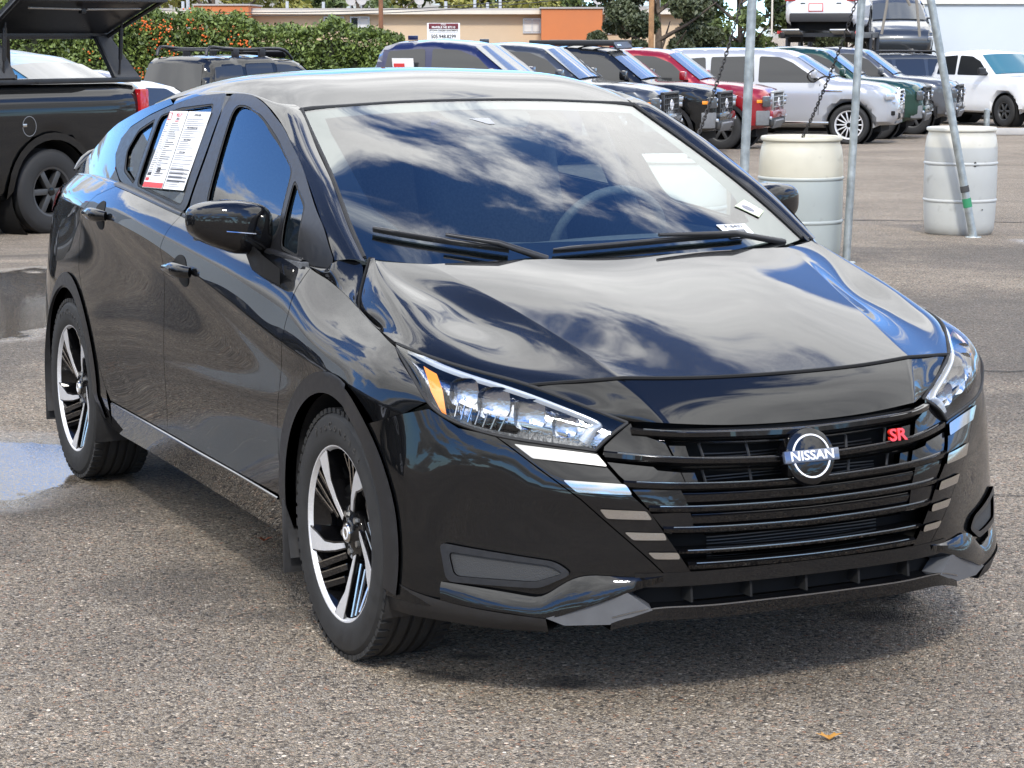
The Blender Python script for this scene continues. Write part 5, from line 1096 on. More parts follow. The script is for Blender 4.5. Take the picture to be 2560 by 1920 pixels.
def vehicle(name, label, loc, yaw, body, outline, W, belt, tumble, wb, wr, windows, ws, cat='truck', group=None, wrad=.39, rim=.23, nsp=6, wheel_m='machined', nose=.16, tail=.06, hh=.09, arch=.07, flare='satin_black', rear_ws=None, crown=.035, cladding=None, scale=1., glass_m='tinted', ws_m='clear_ws', mirror=True, seams=()):
    o = empty(name, loc, yaw); tag(o, label, cat, group); o.scale = (scale,)*3
    ol = np.array(outline, float); xf = ol[:, 0].max(); xr = ol[:, 0].min(); fl = Flank(ol, W, belt, tumble, xf, xr, nose, tail)
    # wheel openings
    ra = wrad+arch; cut = [(0., wrad), (-wb, wrad)]; pts = list(map(tuple, ol))
    # body sides with the wheel openings taken out of the lower outline
    sill = min(p[1] for p in pts if abs(p[0]+wb/2) < wb/2) if any(abs(p[0]+wb/2) < wb/2 and p[1] < .7 for p in pts) else .42
    lowf = [(cx+ra*math.cos(R(a)), cz+ra*math.sin(R(a))) for cx, cz in cut[:1] for a in range(-8, 189, 14)]
    lowr = [(cx+ra*math.cos(R(a)), cz+ra*math.sin(R(a))) for cx, cz in cut[1:] for a in range(-8, 189, 14)]
    full = pts+lowf+lowr          # outline is listed rear-bottom -> over the top -> front-bottom; then back under the sills
    fl.o = np.array(full)
    rims = np.array(lowf+lowr)
    P, T, LI = triangulate([np.array(full)], hh)
    X = fl.ev(P); Nn = fl.nrm(P)
    fn = np.cross(X[T[:, 1]]-X[T[:, 0]], X[T[:, 2]]-X[T[:, 0]]); bad = fn[:, 1] < 0; T[bad] = T[bad][:, ::-1]
    edge = resample(ol, .10, False); E = fl.ev(edge); ny = 9; V = [X, X*[1, -1, 1]]; F = [tuple(q) for q in T]+[tuple(int(i)+len(X) for i in q[::-1]) for q in T]
    k = 2*len(X); tY = np.linspace(-1, 1, ny); S = []
    tg = np.gradient(edge, axis=0); up = np.column_stack([-tg[:, 1], tg[:, 0]]); up /= np.maximum(np.linalg.norm(up, axis=1), 1e-9)[:, None]; up = np.stack([np.convolve(np.pad(up[:, i], 3, 'edge'), np.ones(7)/7, 'valid') for i in (0, 1)], 1); up /= np.maximum(np.linalg.norm(up, axis=1), 1e-9)[:, None]
    for e_, p_, u_ in zip(E, edge, up):
        for q in tY: b_ = crown*(1-q*q); S.append((p_[0]+u_[0]*b_, e_[1]*q, p_[1]+u_[1]*b_))
    S = np.array(S)
    if S[len(S)//2, 2] < np.array(edge)[:, 1].mean()-9: pass
    n_e = len(edge); V.append(S); F += [(k+i*ny+j, k+i*ny+j+1, k+(i+1)*ny+j+1, k+(i+1)*ny+j) for i in range(n_e-1) for j in range(ny-1)]
    ob = mesh('body', np.vstack(V), F, body, o, True)
    bm = bmesh.new(); bm.from_mesh(ob.data); bmesh.ops.remove_doubles(bm, verts=bm.verts[:], dist=.0015); bmesh.ops.recalc_face_normals(bm, faces=bm.faces[:]); bm.to_mesh(ob.data); bm.free(); ob.data.polygons.foreach_set('use_smooth', [True]*len(ob.data.polygons)); ob.data.set_sharp_from_angle(angle=R(42))
    fl2 = Flank(ol, W, belt, tumble, xf, xr, nose, tail, .004)
    for s in (1, -1):
        for q in windows: panel('side_window', fl2, [rounded(np.array(q), .05)], glass_m, o, .12, s=s, off=.004, gap=0, flange=.01)
        for cx in (0., -wb):
            ring = [(cx+(ra+.055)*math.cos(R(a)), wrad+(ra+.055)*math.sin(R(a))) for a in range(-4, 185, 12)]+[(cx+(ra-.012)*math.cos(R(a)), wrad+(ra-.012)*math.sin(R(a))) for a in range(184, -5, -12)]
            if flare: panel('wheel_arch_trim', fl2, [ring], flare, o, .08, s=s, off=.012, gap=0, flange=.05)
            lt = lathe('wheel_well', [(ra-.005,0),(ra-.005,.34),(0,.34)], 'void_black', o, 28, 'y', cap=False); lt.location = (cx, s*(W-.03), wrad); lt.rotation_euler = (0, 0, 0 if s < 0 else math.pi)
        if seams:
            for xa, za, xb, zb in seams: panel('door_seam', fl2, [[(xa-.006, za), (xa+.006, za), (xb+.006, zb), (xb-.006, zb)]], 'void_black', o, .3, s=s, off=.002, gap=0, flange=0)
        if mirror:
            bm = bmesh.new(); xm, zm = ws[0][0]-.28, ws[0][1]+.10; add_box(bm, (xm, s*(W+.10), zm), (.12, .22, .17), None, .045); add_box(bm, (xm+.02, s*(W-.02), zm-.06), (.07, .16, .05), None, .01); bmobj('door_mirror', bm, body if mirror is True else mirror, o, 50)
        bm = bmesh.new()
        put_wheel(small_wheel(wrad, .25, rim, nsp, wheel_m), o, 0, s*(W-.15), wrad, s); put_wheel(small_wheel(wrad, .25, rim, nsp, wheel_m), o, -wb, s*(W-.15), wrad, s); bm.free()
    # windscreen between two outline points (base, top)
    def screen(a, b_, m_, nm):
        t_ = np.linspace(.04, .95, 8); rows = []
        for q in t_:
            p = np.array(a)*(1-q)+np.array(b_)*q; y = fl2.y(p[None])[0]-.09; d = np.array([b_[0]-a[0], b_[1]-a[1]]); nrm_ = np.array([-d[1], d[0]]); nrm_ = nrm_/np.linalg.norm(nrm_); nrm_ = nrm_ if nrm_[1] > 0 else -nrm_
            rows.append([(p[0]+nrm_[0]*(crown*(1-u*u)+.012), y*u, p[1]+nrm_[1]*(crown*(1-u*u)+.012)) for u in np.linspace(-1, 1, 11)])
        V = [p for r_ in rows for p in r_]; mesh(nm, V, [(i*11+j, i*11+j+1, (i+1)*11+j+1, (i+1)*11+j) for i in range(7) for j in range(10)], m_, o, True)
    screen(*ws, ws_m, 'windshield')
    if rear_ws: screen(*rear_ws, glass_m, 'rear_window')
    box('underbody', (-wb/2, 0, wrad*.95), (wb+1.2, W*1.3, .25), 'void_black', o)
    o['W'] = W; o['xf'] = xf; return o
paint('clear_ws', (.055, .06, .06), rough=.5)
mat('skid_grey', (.16, .165, .17), .5, noise_amt=.1); mat('lamp_glass', (.55, .57, .60), .08, .6, coat=1.); mat('lamp_dark', (.06, .065, .07), .1, coat=1.)
PICKUP = [(-4.28,.60),(-4.36,.66),(-4.36,1.10),(-4.32,1.15),(-2.80,1.16),(-2.72,1.22),(-2.60,1.66),(-2.52,1.77),(-2.35,1.82),(-1.75,1.85),(-1.25,1.81),(-1.08,1.77),(-.42,1.26),(-.30,1.23),(.10,1.205),(.50,1.16),(.74,1.10),(.82,1.03),(.86,.90),(.88,.62),(.82,.44),(.60,.40)]
PU_SILL = []
def pickup(label, s_, t_, yaw, body, grille='void_black', lamps='lamp_glass', rack=False, group='new pickups and trucks parked in the far row', bar='satin_black', notice=False, length=0):
    o = vehicle('pickup_truck', label, LOT(s_, t_), yaw, body, PICKUP, .925, 1.16, .26, 3.2, None, [[(-2.50,1.24),(-2.42,1.70),(-1.84,1.74),(-1.80,1.24)],[(-1.72,1.24),(-1.72,1.74),(-1.30,1.72),(-.98,1.60),(-.62,1.28),(-.66,1.24)]], ((-.42,1.27),(-1.10,1.775)), 'truck', group, .39, .225, 6, 'steel_dark', nose=.20)
    pickup_face(o, body, .86, .925-.17, 1.03, .74, grille, lamps, bar)
    if rack:
        rk = empty('roof_rack', parent=o)
        for s in (1, -1): box('rail', (-1.75, s*.62, 1.92), (1.55, .05, .10), 'satin_black', rk, bevel=.02)
        for k in range(6): box('crossbar', (-2.45+k*.28, 0, 1.90), (.07, 1.2, .035), 'satin_black', rk)
        box('fairing', (-.99, 0, 1.875), (.04, 1.16, .13), 'satin_black', rk, Matrix.Rotation(R(-35), 3, 'Y')); box('fairing_mark', (-.965, -.3, 1.882), (.012, .22, .03), 'badge_white', rk, Matrix.Rotation(R(-35), 3, 'Y'))
    box('antenna_fin', (-2.3, 0, 1.90), (.16, .03, .07), body, o, bevel=.01)
    if notice: 
        n_ = box('hang_tag', (-1.0, .25, 1.735), (.10, .22, .004), 'ink_red', o, Matrix.Rotation(R(38), 3, 'Y'))
    return o
def pickup_face(o, body, xf, yw, ztop, zmid, grille, lamps, bar, wide=False):
    """grille with cells and badge, lamps, bumper, skid plate"""
    g = empty('grille', parent=o); gh = ztop-zmid+.06
    box('grille_back', (xf+.005, 0, (ztop+zmid)/2-.02), (.06, 1.02, gh), 'void_black', g, bevel=.02)
    for z in np.linspace(zmid-.04, ztop-.05, 4): box('grille_bar', (xf+.035, 0, z), (.03, 1.0, .022), bar, g, bevel=.006)
    for y in np.linspace(-.46, .46, 9): box('grille_bar', (xf+.032, y, (ztop+zmid)/2-.02), (.025, .02, gh*.9), bar, g)
    for s in (1, -1): box('grille_frame', (xf+.025, s*.52, (ztop+zmid)/2-.02), (.06, .05, gh*1.04), bar, g, bevel=.012)
    box('grille_frame', (xf+.02, 0, ztop+.035), (.07, 1.09, .045), bar, g, bevel=.012)
    lathe('badge', [(.055,.0),(.06,.012),(.085,.012),(.09,0)], 'badge_white', g, 24, 'x', closed=True).location = (xf+.05, 0, (ztop+zmid)/2-.01); box('badge_bar', (xf+.06, 0, (ztop+zmid)/2-.01), (.012, .22, .035), 'badge_white', g)
    for s in (1, -1):
        l_ = empty('headlight', parent=o); rt = Matrix.Rotation(R(-24*s), 3, 'Z')
        box('lamp_housing', (xf-.075, s*(yw-.05), (ztop+zmid)/2+.02), (.16, .30, .20), 'lamp_dark', l_, rt, .03); box('lamp_lens', (xf-.005, s*(yw-.06), (ztop+zmid)/2+.07), (.05, .25, .05), lamps, l_, rt, .012); box('lamp_lens', (xf-.005, s*(yw-.07), (ztop+zmid)/2-.02), (.05, .20, .07), lamps, l_, rt, .02)
        box('turn_marker', (xf-.16, s*(yw+.065), (ztop+zmid)/2+.02), (.10, .025, .06), 'amber', l_, rt, .008)
        box('fog_light', (xf+.015, s*(yw-.08), .60), (.05, .18, .06), lamps, l_, rt, .015)
    bpz = empty('bumper', parent=o)
    box('bumper_bar', (xf+.0, 0, .66), (.16, 1.36, .15), body, bpz, bevel=.05); box('lower_valance', (xf-.03, 0, .53), (.16, 1.46, .17), 'satin_black', bpz, bevel=.04)
    box('skid_plate', (xf+.035, 0, .475), (.05, .84, .17), 'skid_grey', bpz, Matrix.Rotation(R(28), 3, 'Y'), .015)
    for y in (-.26, -.13, 0, .13, .26): box('plate_slot', (xf+.064, y, .50), (.012, .06, .08), 'void_black', bpz, Matrix.Rotation(R(28), 3, 'Y'))
    for s in (1, -1): box('bumper_corner', (xf-.12, s*(yw-.02), .60), (.28, .12, .28), 'skid_grey', bpz, Matrix.Rotation(R(-30*s), 3, 'Z'), .03)
YAW = math.atan2(.739, .673)
paint('blue_paint', (.006, .010, .055), .2, .4, spec=.2); paint('gunmetal_paint', (.05, .054, .06), .5, .3, spec=.4); paint('red_paint', (.28, .008, .015), .3, .3, spec=.4); paint('silver_paint', (.40, .41, .43), .35, .32, spec=.5); paint('green_paint', (.010, .045, .032), .3, .3, spec=.4); paint('grey_paint', (.10, .105, .115), .5, .3, spec=.4); paint('white_paint', (.74, .75, .76), 0., .35, spec=.5); paint('dark_paint', (.004, .0045, .005), 0., .45, spec=.08); paint('sky_paint', (.05, .16, .30), .1, .45, spec=.2); paint('graphite_paint', (.045, .05, .055), .4, .3)
pickup('metallic dark blue pickup, first of the far row, notice in its rear side window', 35.0, .67, YAW, 'blue_paint', notice=True)
pickup('gunmetal grey pickup between the dark blue and the black pickup', 37.8, 1.74, YAW, 'gunmetal_paint', notice=True)
pickup('black pickup with a black roof rack in the far row', 40.6, 2.90, YAW, 'dark_paint', rack=True)
pickup('deep red pickup next to the long silver sport utility', 43.4, 4.14, YAW, 'red_paint', bar='steel', notice=True)
# window notice on the blue pickup
SUV = [(-4.20,.56),(-4.34,.66),(-4.36,1.05),(-4.30,1.30),(-4.16,1.72),(-4.02,1.84),(-3.70,1.885),(-2.6,1.90),(-1.75,1.885),(-1.35,1.84),(-1.12,1.76),(-.42,1.31),(-.28,1.275),(.10,1.25),(.52,1.19),(.74,1.10),(.84,1.00),(.90,.80),(.90,.55),(.82,.42),(.6,.40)]
arm = vehicle('sport_utility', 'long silver sport utility with dark tinted windows and multi-spoke wheels', LOT(47, 7.05), YAW, 'silver_paint', SUV, .995, 1.18, .28, 3.08, None,
  [[(-4.02,1.24),(-3.90,1.66),(-2.98,1.74),(-2.94,1.24)],[(-2.86,1.24),(-2.86,1.745),(-1.98,1.765),(-1.94,1.24)],[(-1.86,1.24),(-1.86,1.765),(-1.45,1.75),(-1.18,1.64),(-.66,1.30),(-.70,1.24)]], ((-.42,1.32),(-1.15,1.765)), 'car', None, .405, .285, 14, nose=.24, tail=.10, flare=None, seams=((-2.90,.60,-2.90,1.22),(-1.90,.55,-1.90,1.22),(-.62,.60,-.60,1.22)), arch=.06)
g = empty('grille', parent=arm); box('grille_back', (.885, 0, .90), (.07, .66, .34), 'void_black', g, bevel=.03)
for z in (.80,.87,.94,1.01): box('grille_bar', (.925, 0, z), (.03, .64, .028), 'chrome', g, bevel=.008)
for s in (1, -1):
    box('grille_frame', (.90, s*.36, .90), (.07, .06, .40), 'chrome', g, Matrix.Rotation(R(8*s), 3, 'X'), .015)
    box('headlight', (.70, s*.74, .97), (.22, .36, .12), 'lamp_glass', arm, Matrix.Rotation(R(-38*s), 3, 'Z'), .03); box('headlight', (.80, s*.66, .86), (.10, .22, .07), 'lamp_glass', arm, Matrix.Rotation(R(-30*s), 3, 'Z'), .02)
    box('side_vent', (-.35, s*.992, 1.09), (.42, .03, .05), 'chrome', arm, bevel=.01); box('fog_light', (.80, s*.70, .64), (.12, .20, .09), 'void_black', arm, Matrix.Rotation(R(-28*s), 3, 'Z'), .02); box('running_board', (-1.5, s*.97, .44), (2.2, .10, .06), 'chrome_dark', arm, bevel=.015)
    for xh in (-1.75, -2.75): box('door_handle', (xh, s*1.005, 1.08), (.22, .03, .035), 'silver_paint', arm, bevel=.01)
lathe('badge', [(.06,0),(.065,.015),(.09,.015),(.095,0)], 'chrome', g, 24, 'x', closed=True).location = (.95, 0, .91)
box('lower_grille', (.90, 0, .58), (.06, .9, .14), 'void_black', arm, bevel=.03); box('skid_plate', (.86, 0, .46), (.06, .9, .08), 'skid_grey', arm, bevel=.02); box('front_bumper', (.865, 0, .69), (.09, 1.10, .09), 'silver_paint', arm, bevel=.04)
for s_, t_, body, lb in ((50.3, 8.13, 'green_paint', 'dark green full-size pickup behind the silver sport utility'), (53.4, 9.45, 'grey_paint', 'charcoal grey full-size pickup parked beyond the dark green one')):
    o = vehicle('pickup_truck', lb, LOT(s_, t_), YAW, body, [(x*1.08, z*1.06) for x, z in PICKUP], 1.0, 1.22, .26, 3.5, None, [[(-2.70,1.32),(-2.61,1.80),(-1.98,1.84),(-1.94,1.32)],[(-1.86,1.32),(-1.86,1.84),(-1.40,1.82),(-1.06,1.70),(-.67,1.36),(-.71,1.32)]], ((-.454,1.345),(-1.19,1.88)), 'truck', 'new pickups and trucks parked in the far row', .42, .25, 6, 'steel_dark', nose=.20)
    pickup_face(o, body, .93, .80, 1.08, .78, 'void_black', 'lamp_glass', 'satin_black')
# dark utility roofline and the white pickup facing the lot
ob = vehicle('sport_utility', 'dark sport utility with roof rails beyond the white pickup', LOT(66, 13.3), YAW+R(30), 'graphite_paint', SUV, .95, 1.16, .28, 3.0, None, [[(-4.0,1.24),(-3.9,1.66),(-2.98,1.74),(-2.94,1.24)],[(-2.86,1.24),(-2.86,1.745),(-1.98,1.765),(-1.94,1.24)],[(-1.86,1.24),(-1.86,1.765),(-1.45,1.75),(-1.18,1.64),(-.66,1.30),(-.70,1.24)]], ((-.42,1.32),(-1.15,1.765)), 'car', None, .38, .24, 6, scale=.97)
for s in (1, -1): tube('roof_rail', [(-3.6, s*.62, 1.90), (-3.4, s*.62, 1.99), (-1.6, s*.62, 1.98), (-1.4, s*.62, 1.88)], .025, 'satin_black', ob, 8)
paint('teal_ws', (.02, .12, .16), rough=.3)
wt = vehicle('pickup_truck', 'white work pickup with a black grille facing the lot beside the leaning pole', LOT(58.5, 13.3), math.atan2(-FH[1], -FH[0])+R(28), 'white_paint', [(x*1.1, z*1.02) for x, z in PICKUP], 1.01, 1.2, .24, 3.6, None, [[(-2.74,1.28),(-2.66,1.74),(-2.02,1.78),(-1.98,1.28)],[(-1.90,1.28),(-1.90,1.78),(-1.42,1.76),(-1.08,1.64),(-.68,1.32),(-.72,1.28)]], ((-.462,1.295),(-1.20,1.815)), 'truck', None, .40, .225, 6, 'steel_dark', nose=.12, mirror='satin_black', ws_m='teal_ws', flare=None)
g = empty('grille', parent=wt); xw = .945
box('grille_back', (xw, 0, .93), (.06, 1.10, .34), 'void_black', g, bevel=.02); box('grille_bar', (xw+.03, 0, .93), (.04, 1.12, .05), 'satin_black', g, bevel=.012)
for z in (.80,.86,1.00,1.06): box('grille_slat', (xw+.02, 0, z), (.02, 1.06, .012), 'satin_black', g)
for s in (1, -1):
    l_ = empty('headlight', parent=wt); box('lamp_housing', (xw-.06, s*.75, .96), (.16, .36, .26), 'lamp_dark', l_, Matrix.Rotation(R(-14*s), 3, 'Z'), .02); box('lamp_lens', (xw+.0, s*.76, 1.02), (.06, .28, .10), 'lamp_glass', l_, Matrix.Rotation(R(-14*s), 3, 'Z'), .02); box('lamp_lens', (xw+.0, s*.76, .90), (.06, .28, .09), 'lamp_glass', l_, Matrix.Rotation(R(-14*s), 3, 'Z'), .02); box('fog_light', (xw+.06, s*.80, .56), (.05, .18, .10), 'lamp_glass', l_, None, .02); box('bumper_end', (xw-.02, s*.84, .62), (.20, .30, .36), 'white_paint', wt, Matrix.Rotation(R(-12*s), 3, 'Z'), .04)
box('bumper', (xw+.05, 0, .66), (.12, 1.5, .16), 'white_paint', wt, bevel=.04); box('bumper_step', (xw+.06, 0, .74), (.10, 1.3, .03), 'chrome_dark', wt); box('lower_valance', (xw+.02, 0, .50), (.12, 1.3, .20), 'void_black', wt, bevel=.03)
mat('concrete', (.42, .41, .39), .85, noise_amt=.1, nscale=4, bump=.4, bscale=30)
ws_ = box('wheel_stop', LOT(52, 11.9, .08), (.2, 1.9, .15), 'concrete', None, Matrix.Rotation(math.atan2(RH[1], RH[0])-math.pi/2, 3, 'Z'), .03); tag(ws_, 'concrete wheel stop on the ground in front of the white pickup', 'kerb')
bl = empty('bollard', LOT(50, 10.35)); tag(bl, 'short grey steel bollard in front of the white pickup', 'bollard'); tube('post', [(0, 0, 0), (0, 0, .62)], .065, 'galvanised', bl, 14); lathe('cap', [(0,.03),(.05,.02),(.068,0)], 'galvanised', bl, 14, 'z').location = (0, 0, .62)
# ---------------------------------------------------------------- black pickup with an open bed cap, far left
GM = [(-4.86,.66),(-4.90,.74),(-4.90,1.34),(-4.86,1.39),(-3.00,1.40),(-2.92,1.44),(-2.80,1.78),(-2.70,1.86),(-2.5,1.90),(-1.8,1.92),(-1.35,1.89),(-1.12,1.84),(-.42,1.36),(-.30,1.33),(.10,1.31),(.60,1.26),(.82,1.18),(.90,1.05),(.92,.70),(.86,.48),(.6,.44)]
_h = -.602*RH-.799*FH; GY = math.atan2(_h[1], _h[0]); WBG = 3.64
_rw = C0+FH*21.5+RH*-4.41; _lf = np.array([-_h[1], _h[0]]); _o = _rw+_h*WBG-_lf*.86
gm = vehicle('pickup_truck', 'black full-size pickup with its bed cap hatch propped open', (float(_o[0]), float(_o[1]), float(gz(21.5, -4.6))), GY, 'dark_paint', GM, 1.01, 1.32, .22, WBG, None,
  [[(-2.66,1.44),(-2.58,1.80),(-1.98,1.84),(-1.94,1.44)],[(-1.86,1.44),(-1.86,1.84),(-1.42,1.82),(-1.10,1.70),(-.66,1.40)]], ((-.42,1.37),(-1.14,1.845)), 'truck', None, .40, .23, 6, 'steel_dark', flare='dark_paint', arch=.10, hh=.07, seams=((-2.93,.60,-2.97,1.38),(-1.90,.6,-1.90,1.42)))
fl_ = Flank(np.array(GM), 1.01, 1.32, .22, .92, -4.9, .16, .06, .004)
cp = [(-3.36+.085*math.cos(a), 1.02+.095*math.sin(a)) for a in np.linspace(0, 2*math.pi, 20, endpoint=False)]; cpi = [(-3.36+.078*math.cos(a), 1.02+.088*math.sin(a)) for a in np.linspace(0, 2*math.pi, 20, endpoint=False)]
panel('fuel_door_rim', fl_, [cp, cpi], 'skid_grey', gm, .04, s=1, off=.003, gap=0, flange=0); box('fuel_door_latch', (-3.30, 1.015, 1.03), (.05, .012, .03), 'chrome_dark', gm, bevel=.004)
for s in (1, -1): box('tail_light', (-4.83, s*.965, 1.14), (.12, .10, .40), 'red_lens', gm, bevel=.03)
box('rear_bumper', (-4.93, 0, .66), (.12, 1.8, .20), 'chrome_dark', gm, bevel=.03); box('side_step', (-2.1, 1.0, .50), (1.6, .10, .06), 'steel', gm, bevel=.015)
pickup_face(gm, 'dark_paint', .90, .84, 1.14, .82, 'void_black', 'lamp_glass', 'chrome_dark')
tp = empty('bed_cap', parent=gm); mat('cap_black', (.016, .017, .019), .32, noise_amt=.25, nscale=9); mat('quilt', (.05, .052, .055), .75, noise_amt=.2, nscale=20)
HN = 1.84
for s in (1, -1): box('base_rail', (-3.93, s*.90, 1.425), (1.84, .10, .05), 'cap_black', tp, bevel=.01)
box('roof', (-3.88, -.05, HN+.045), (1.66, 1.44, .07), 'cap_black', tp, bevel=.02); box('roof_edge', (-3.88, .70, HN+.02), (1.68, .05, .09), 'cap_black', tp, bevel=.01)
def slab(name, q, th, m, par):
    q = [Vector(p) for p in q]; n = (q[1]-q[0]).cross(q[2]-q[0]).normalized()*th; bm = bmesh.new(); a = [bm.verts.new(p) for p in q]; b = [bm.verts.new(p+n) for p in q]; k = len(q)
    bm.faces.new(a[::-1]); bm.faces.new(b)
    for i in range(k): bm.faces.new((a[i], a[(i+1) % k], b[(i+1) % k], b[i]))
    return bmobj(name, bm, m, par)
None and slab('rear_panel', [(-4.84, .92, 1.45), (-4.84, -.92, 1.45), (-4.66, -.72, HN), (-4.66, .72, HN)], .03, 'quilt', tp)
for xa, xb in ((-4.84, -4.66), (-3.02, -3.10)):
    for s in (1,): slab('side_pillar', [(xa, .94, 1.45), (xa+(.34 if xa < -4 else -.24), .94, 1.45), (xb+(.20 if xa < -4 else -.12), .73, HN), (xb, .73, HN)], .03, 'quilt', tp); tube('pillar_trim', [(xa+(.34 if xa < -4 else -.24), .955, 1.45), (xb+(.20 if xa < -4 else -.12), .745, HN)], .018, 'cap_black', tp, 6)
# far side pillars only, so the hedge shows through
for xa, xb in ((-4.84, -4.66), (-3.02, -3.10)): slab('side_pillar', [(xa, -.94, 1.45), (xa+(.10 if xa < -4 else -.10), -.94, 1.45), (xb+(.08 if xa < -4 else -.08), -.73, HN), (xb, -.73, HN)], .03, 'cap_black', tp)
ht = empty('hatch', parent=tp)
slab('hatch_panel', [(-4.62, .74, HN+.03), (-3.08, .74, HN+.03), (-2.98, 1.36, HN+.37), (-4.78, 1.36, HN+.37)], .035, 'cap_black', ht)
for xa, xb, yb, zb in ((-4.62,-4.78,1.36,.37),(-3.08,-2.98,1.36,.37)): tube('hatch_rib', [(xa, .74, HN+.0), (xb, yb, HN+zb-.03)], .022, 'satin_black', ht, 6)
box('hatch_lip', (-3.88, 1.38, HN+.37), (1.82, .03, .10), 'satin_black', ht, Matrix.Rotation(R(10), 3, 'X'), .01); tube('lock_rod', [(-4.6, 1.22, HN+.26), (-3.92, 1.22, HN+.25), (-3.88, 1.18, HN+.22), (-3.84, 1.22, HN+.25), (-3.2, 1.22, HN+.26)], .010, 'steel', ht, 6); box('lock_handle', (-3.88, 1.20, HN+.235), (.06, .05, .05), 'satin_black', ht, None, .01)
for x, sg in ((-4.30, 1), (-4.34, -1)): box('logo_mark', (x, 1.40, HN+.385), (.10, .012, .028), 'badge_white', ht)
for x in (-4.58, -3.14): tube('gas_strut', [(x, .93, 1.48), (x, .98, HN+.13)], .012, 'satin_black', tp, 6); tube('gas_strut_body', [(x, .95, 1.62), (x, .97, HN+.08)], .020, 'satin_black', tp, 8)
fr_ = tube('foam_roll', [(-3.20, -.05, 1.66), (-3.75, -.35, 1.67)], .085, 'sky_foam' if 'sky_foam' in MATS else mat('sky_foam', (.06, .10, .13), .8), None, 20); fr_.matrix_world = gm.matrix_world.copy() if False else Matrix.LocRotScale(gm.location, gm.rotation_euler, gm.scale); tag(fr_, 'blue-grey foam roll hung inside the open bed cap', 'foam roll')
tube('sling', [(-2.98, .05, 1.74), (-3.3, -.10, 1.66), (-3.75, -.35, 1.67), (-4.5, -.65, 1.86)], .008, 'scuff', tp, 5)
# ---------------------------------------------------------------- other cars on the left
CROSS = [(-3.42,.48),(-3.56,.60),(-3.58,.98),(-3.52,1.12),(-3.25,1.38),(-2.9,1.52),(-2.3,1.60),(-1.7,1.60),(-1.25,1.54),(-1.05,1.47),(-.25,1.08),(-.12,1.05),(.25,1.0),(.60,.92),(.76,.80),(.82,.62),(.80,.40),(.65,.34)]
CWIN = [[(-3.15,1.10),(-2.95,1.36),(-2.55,1.46),(-2.50,1.08)],[(-2.43,1.08),(-2.43,1.48),(-1.62,1.51),(-1.58,1.06)],[(-1.51,1.06),(-1.51,1.51),(-1.20,1.46),(-.50,1.10),(-.55,1.06)]]
YL = math.atan2(*( (lambda v: (v[1], v[0]))(.90*RH-.43*FH)))
cb = vehicle('crossover', 'light blue crossover seen through the open bed cap of the black pickup', LOT(27, -4.55), YL, 'sky_paint', CROSS, .88, 1.02, .30, 2.62, None, CWIN, ((-.25,1.09),(-1.06,1.475)), 'car', None, .34, .22, 5, scale=1.10, nose=.22, ws_m='clear_ws')
SED = [(-3.45,.45),(-3.60,.55),(-3.62,.95),(-3.56,1.08),(-3.15,1.12),(-2.55,1.40),(-2.1,1.46),(-1.5,1.46),(-1.1,1.39),(-.25,1.0),(-.10,.97),(.3,.92),(.62,.84),(.78,.70),(.82,.5),(.78,.34),(.6,.30)]
SWIN = [[(-2.85,1.12),(-2.45,1.36),(-1.95,1.39),(-1.90,1.02)],[(-1.83,1.02),(-1.83,1.40),(-1.40,1.38),(-.60,1.03),(-.62,.99)]]
YA = math.atan2(*((lambda v: (v[1], v[0]))(.45*RH+.89*FH)))
sv = vehicle('sedan_car', 'silver sedan tail with a round emblem behind the black pickup', LOT(29.0, -4.15), YA, 'silver_paint', SED, .87, .98, .30, 2.65, None, SWIN, ((-.25,1.01),(-1.12,1.385)), 'car', None, .32, .21, 5, rear_ws=((-3.15,1.125),(-2.57,1.395)), tail=.12)
lathe('emblem', [(.055,0),(.06,.01),(.075,.01),(.08,0)], 'chrome', sv, 24, 'x', closed=True).location = (-3.635, 0, .93); box('emblem_bar', (-3.64, 0, .93), (.012, .18, .03), 'chrome', sv)
for s in (1, -1): box('tail_light', (-3.575, s*.66, .90), (.10, .34, .14), 'red_lens', sv, Matrix.Rotation(R(14*s), 3, 'Z'), .03)
wc = vehicle('sedan_car', 'silver-grey sedan roof beside the dark sport utility under the hedge', LOT(52, -7.6), math.atan2(RH[1], RH[0])+R(10), 'silver_paint', SED, .88, .98, .30, 2.7, None, SWIN, ((-.25,1.01),(-1.12,1.385)), 'car', None, .32, .21, 5, scale=1.12)
XT = [(-3.72,.56),(-3.80,.66),(-3.80,1.10),(-3.70,1.40),(-3.58,1.74),(-3.48,1.81),(-3.1,1.83),(-1.9,1.84),(-1.75,1.80),(-1.25,1.77),(-1.05,1.70),(-.40,1.24),(-.25,1.21),(.20,1.18),(.55,1.13),(.70,1.04),(.75,.8),(.75,.5),(.6,.44)]
XY = math.atan2(*((lambda v: (v[1], v[0]))(.60*RH+.80*FH)))
_p = C0+FH*43.2+RH*(-6.35); _hx = np.array([math.cos(XY), math.sin(XY)]); _c = _p+_hx*3.8
xt = vehicle('sport_utility', 'black boxy sport utility with a tubular roof rack in front of the hedge', (float(_c[0]), float(_c[1]), float(gz(44, -6))), XY, 'dark_paint', XT, .93, 1.16, .22, 2.7, None, [[(-3.52,1.22),(-3.42,1.66),(-2.72,1.70),(-2.70,1.22)],[(-2.62,1.22),(-2.62,1.70),(-1.92,1.72),(-1.88,1.22)],[(-1.80,1.22),(-1.80,1.70),(-1.45,1.68),(-1.15,1.58),(-.62,1.26)]], ((-.40,1.25),(-1.06,1.71)), 'car', None, .37, .22, 6, rear_ws=((-3.775,1.13),(-3.585,1.745)), tail=.05, scale=1.04)
rk = empty('roof_rack', parent=xt)
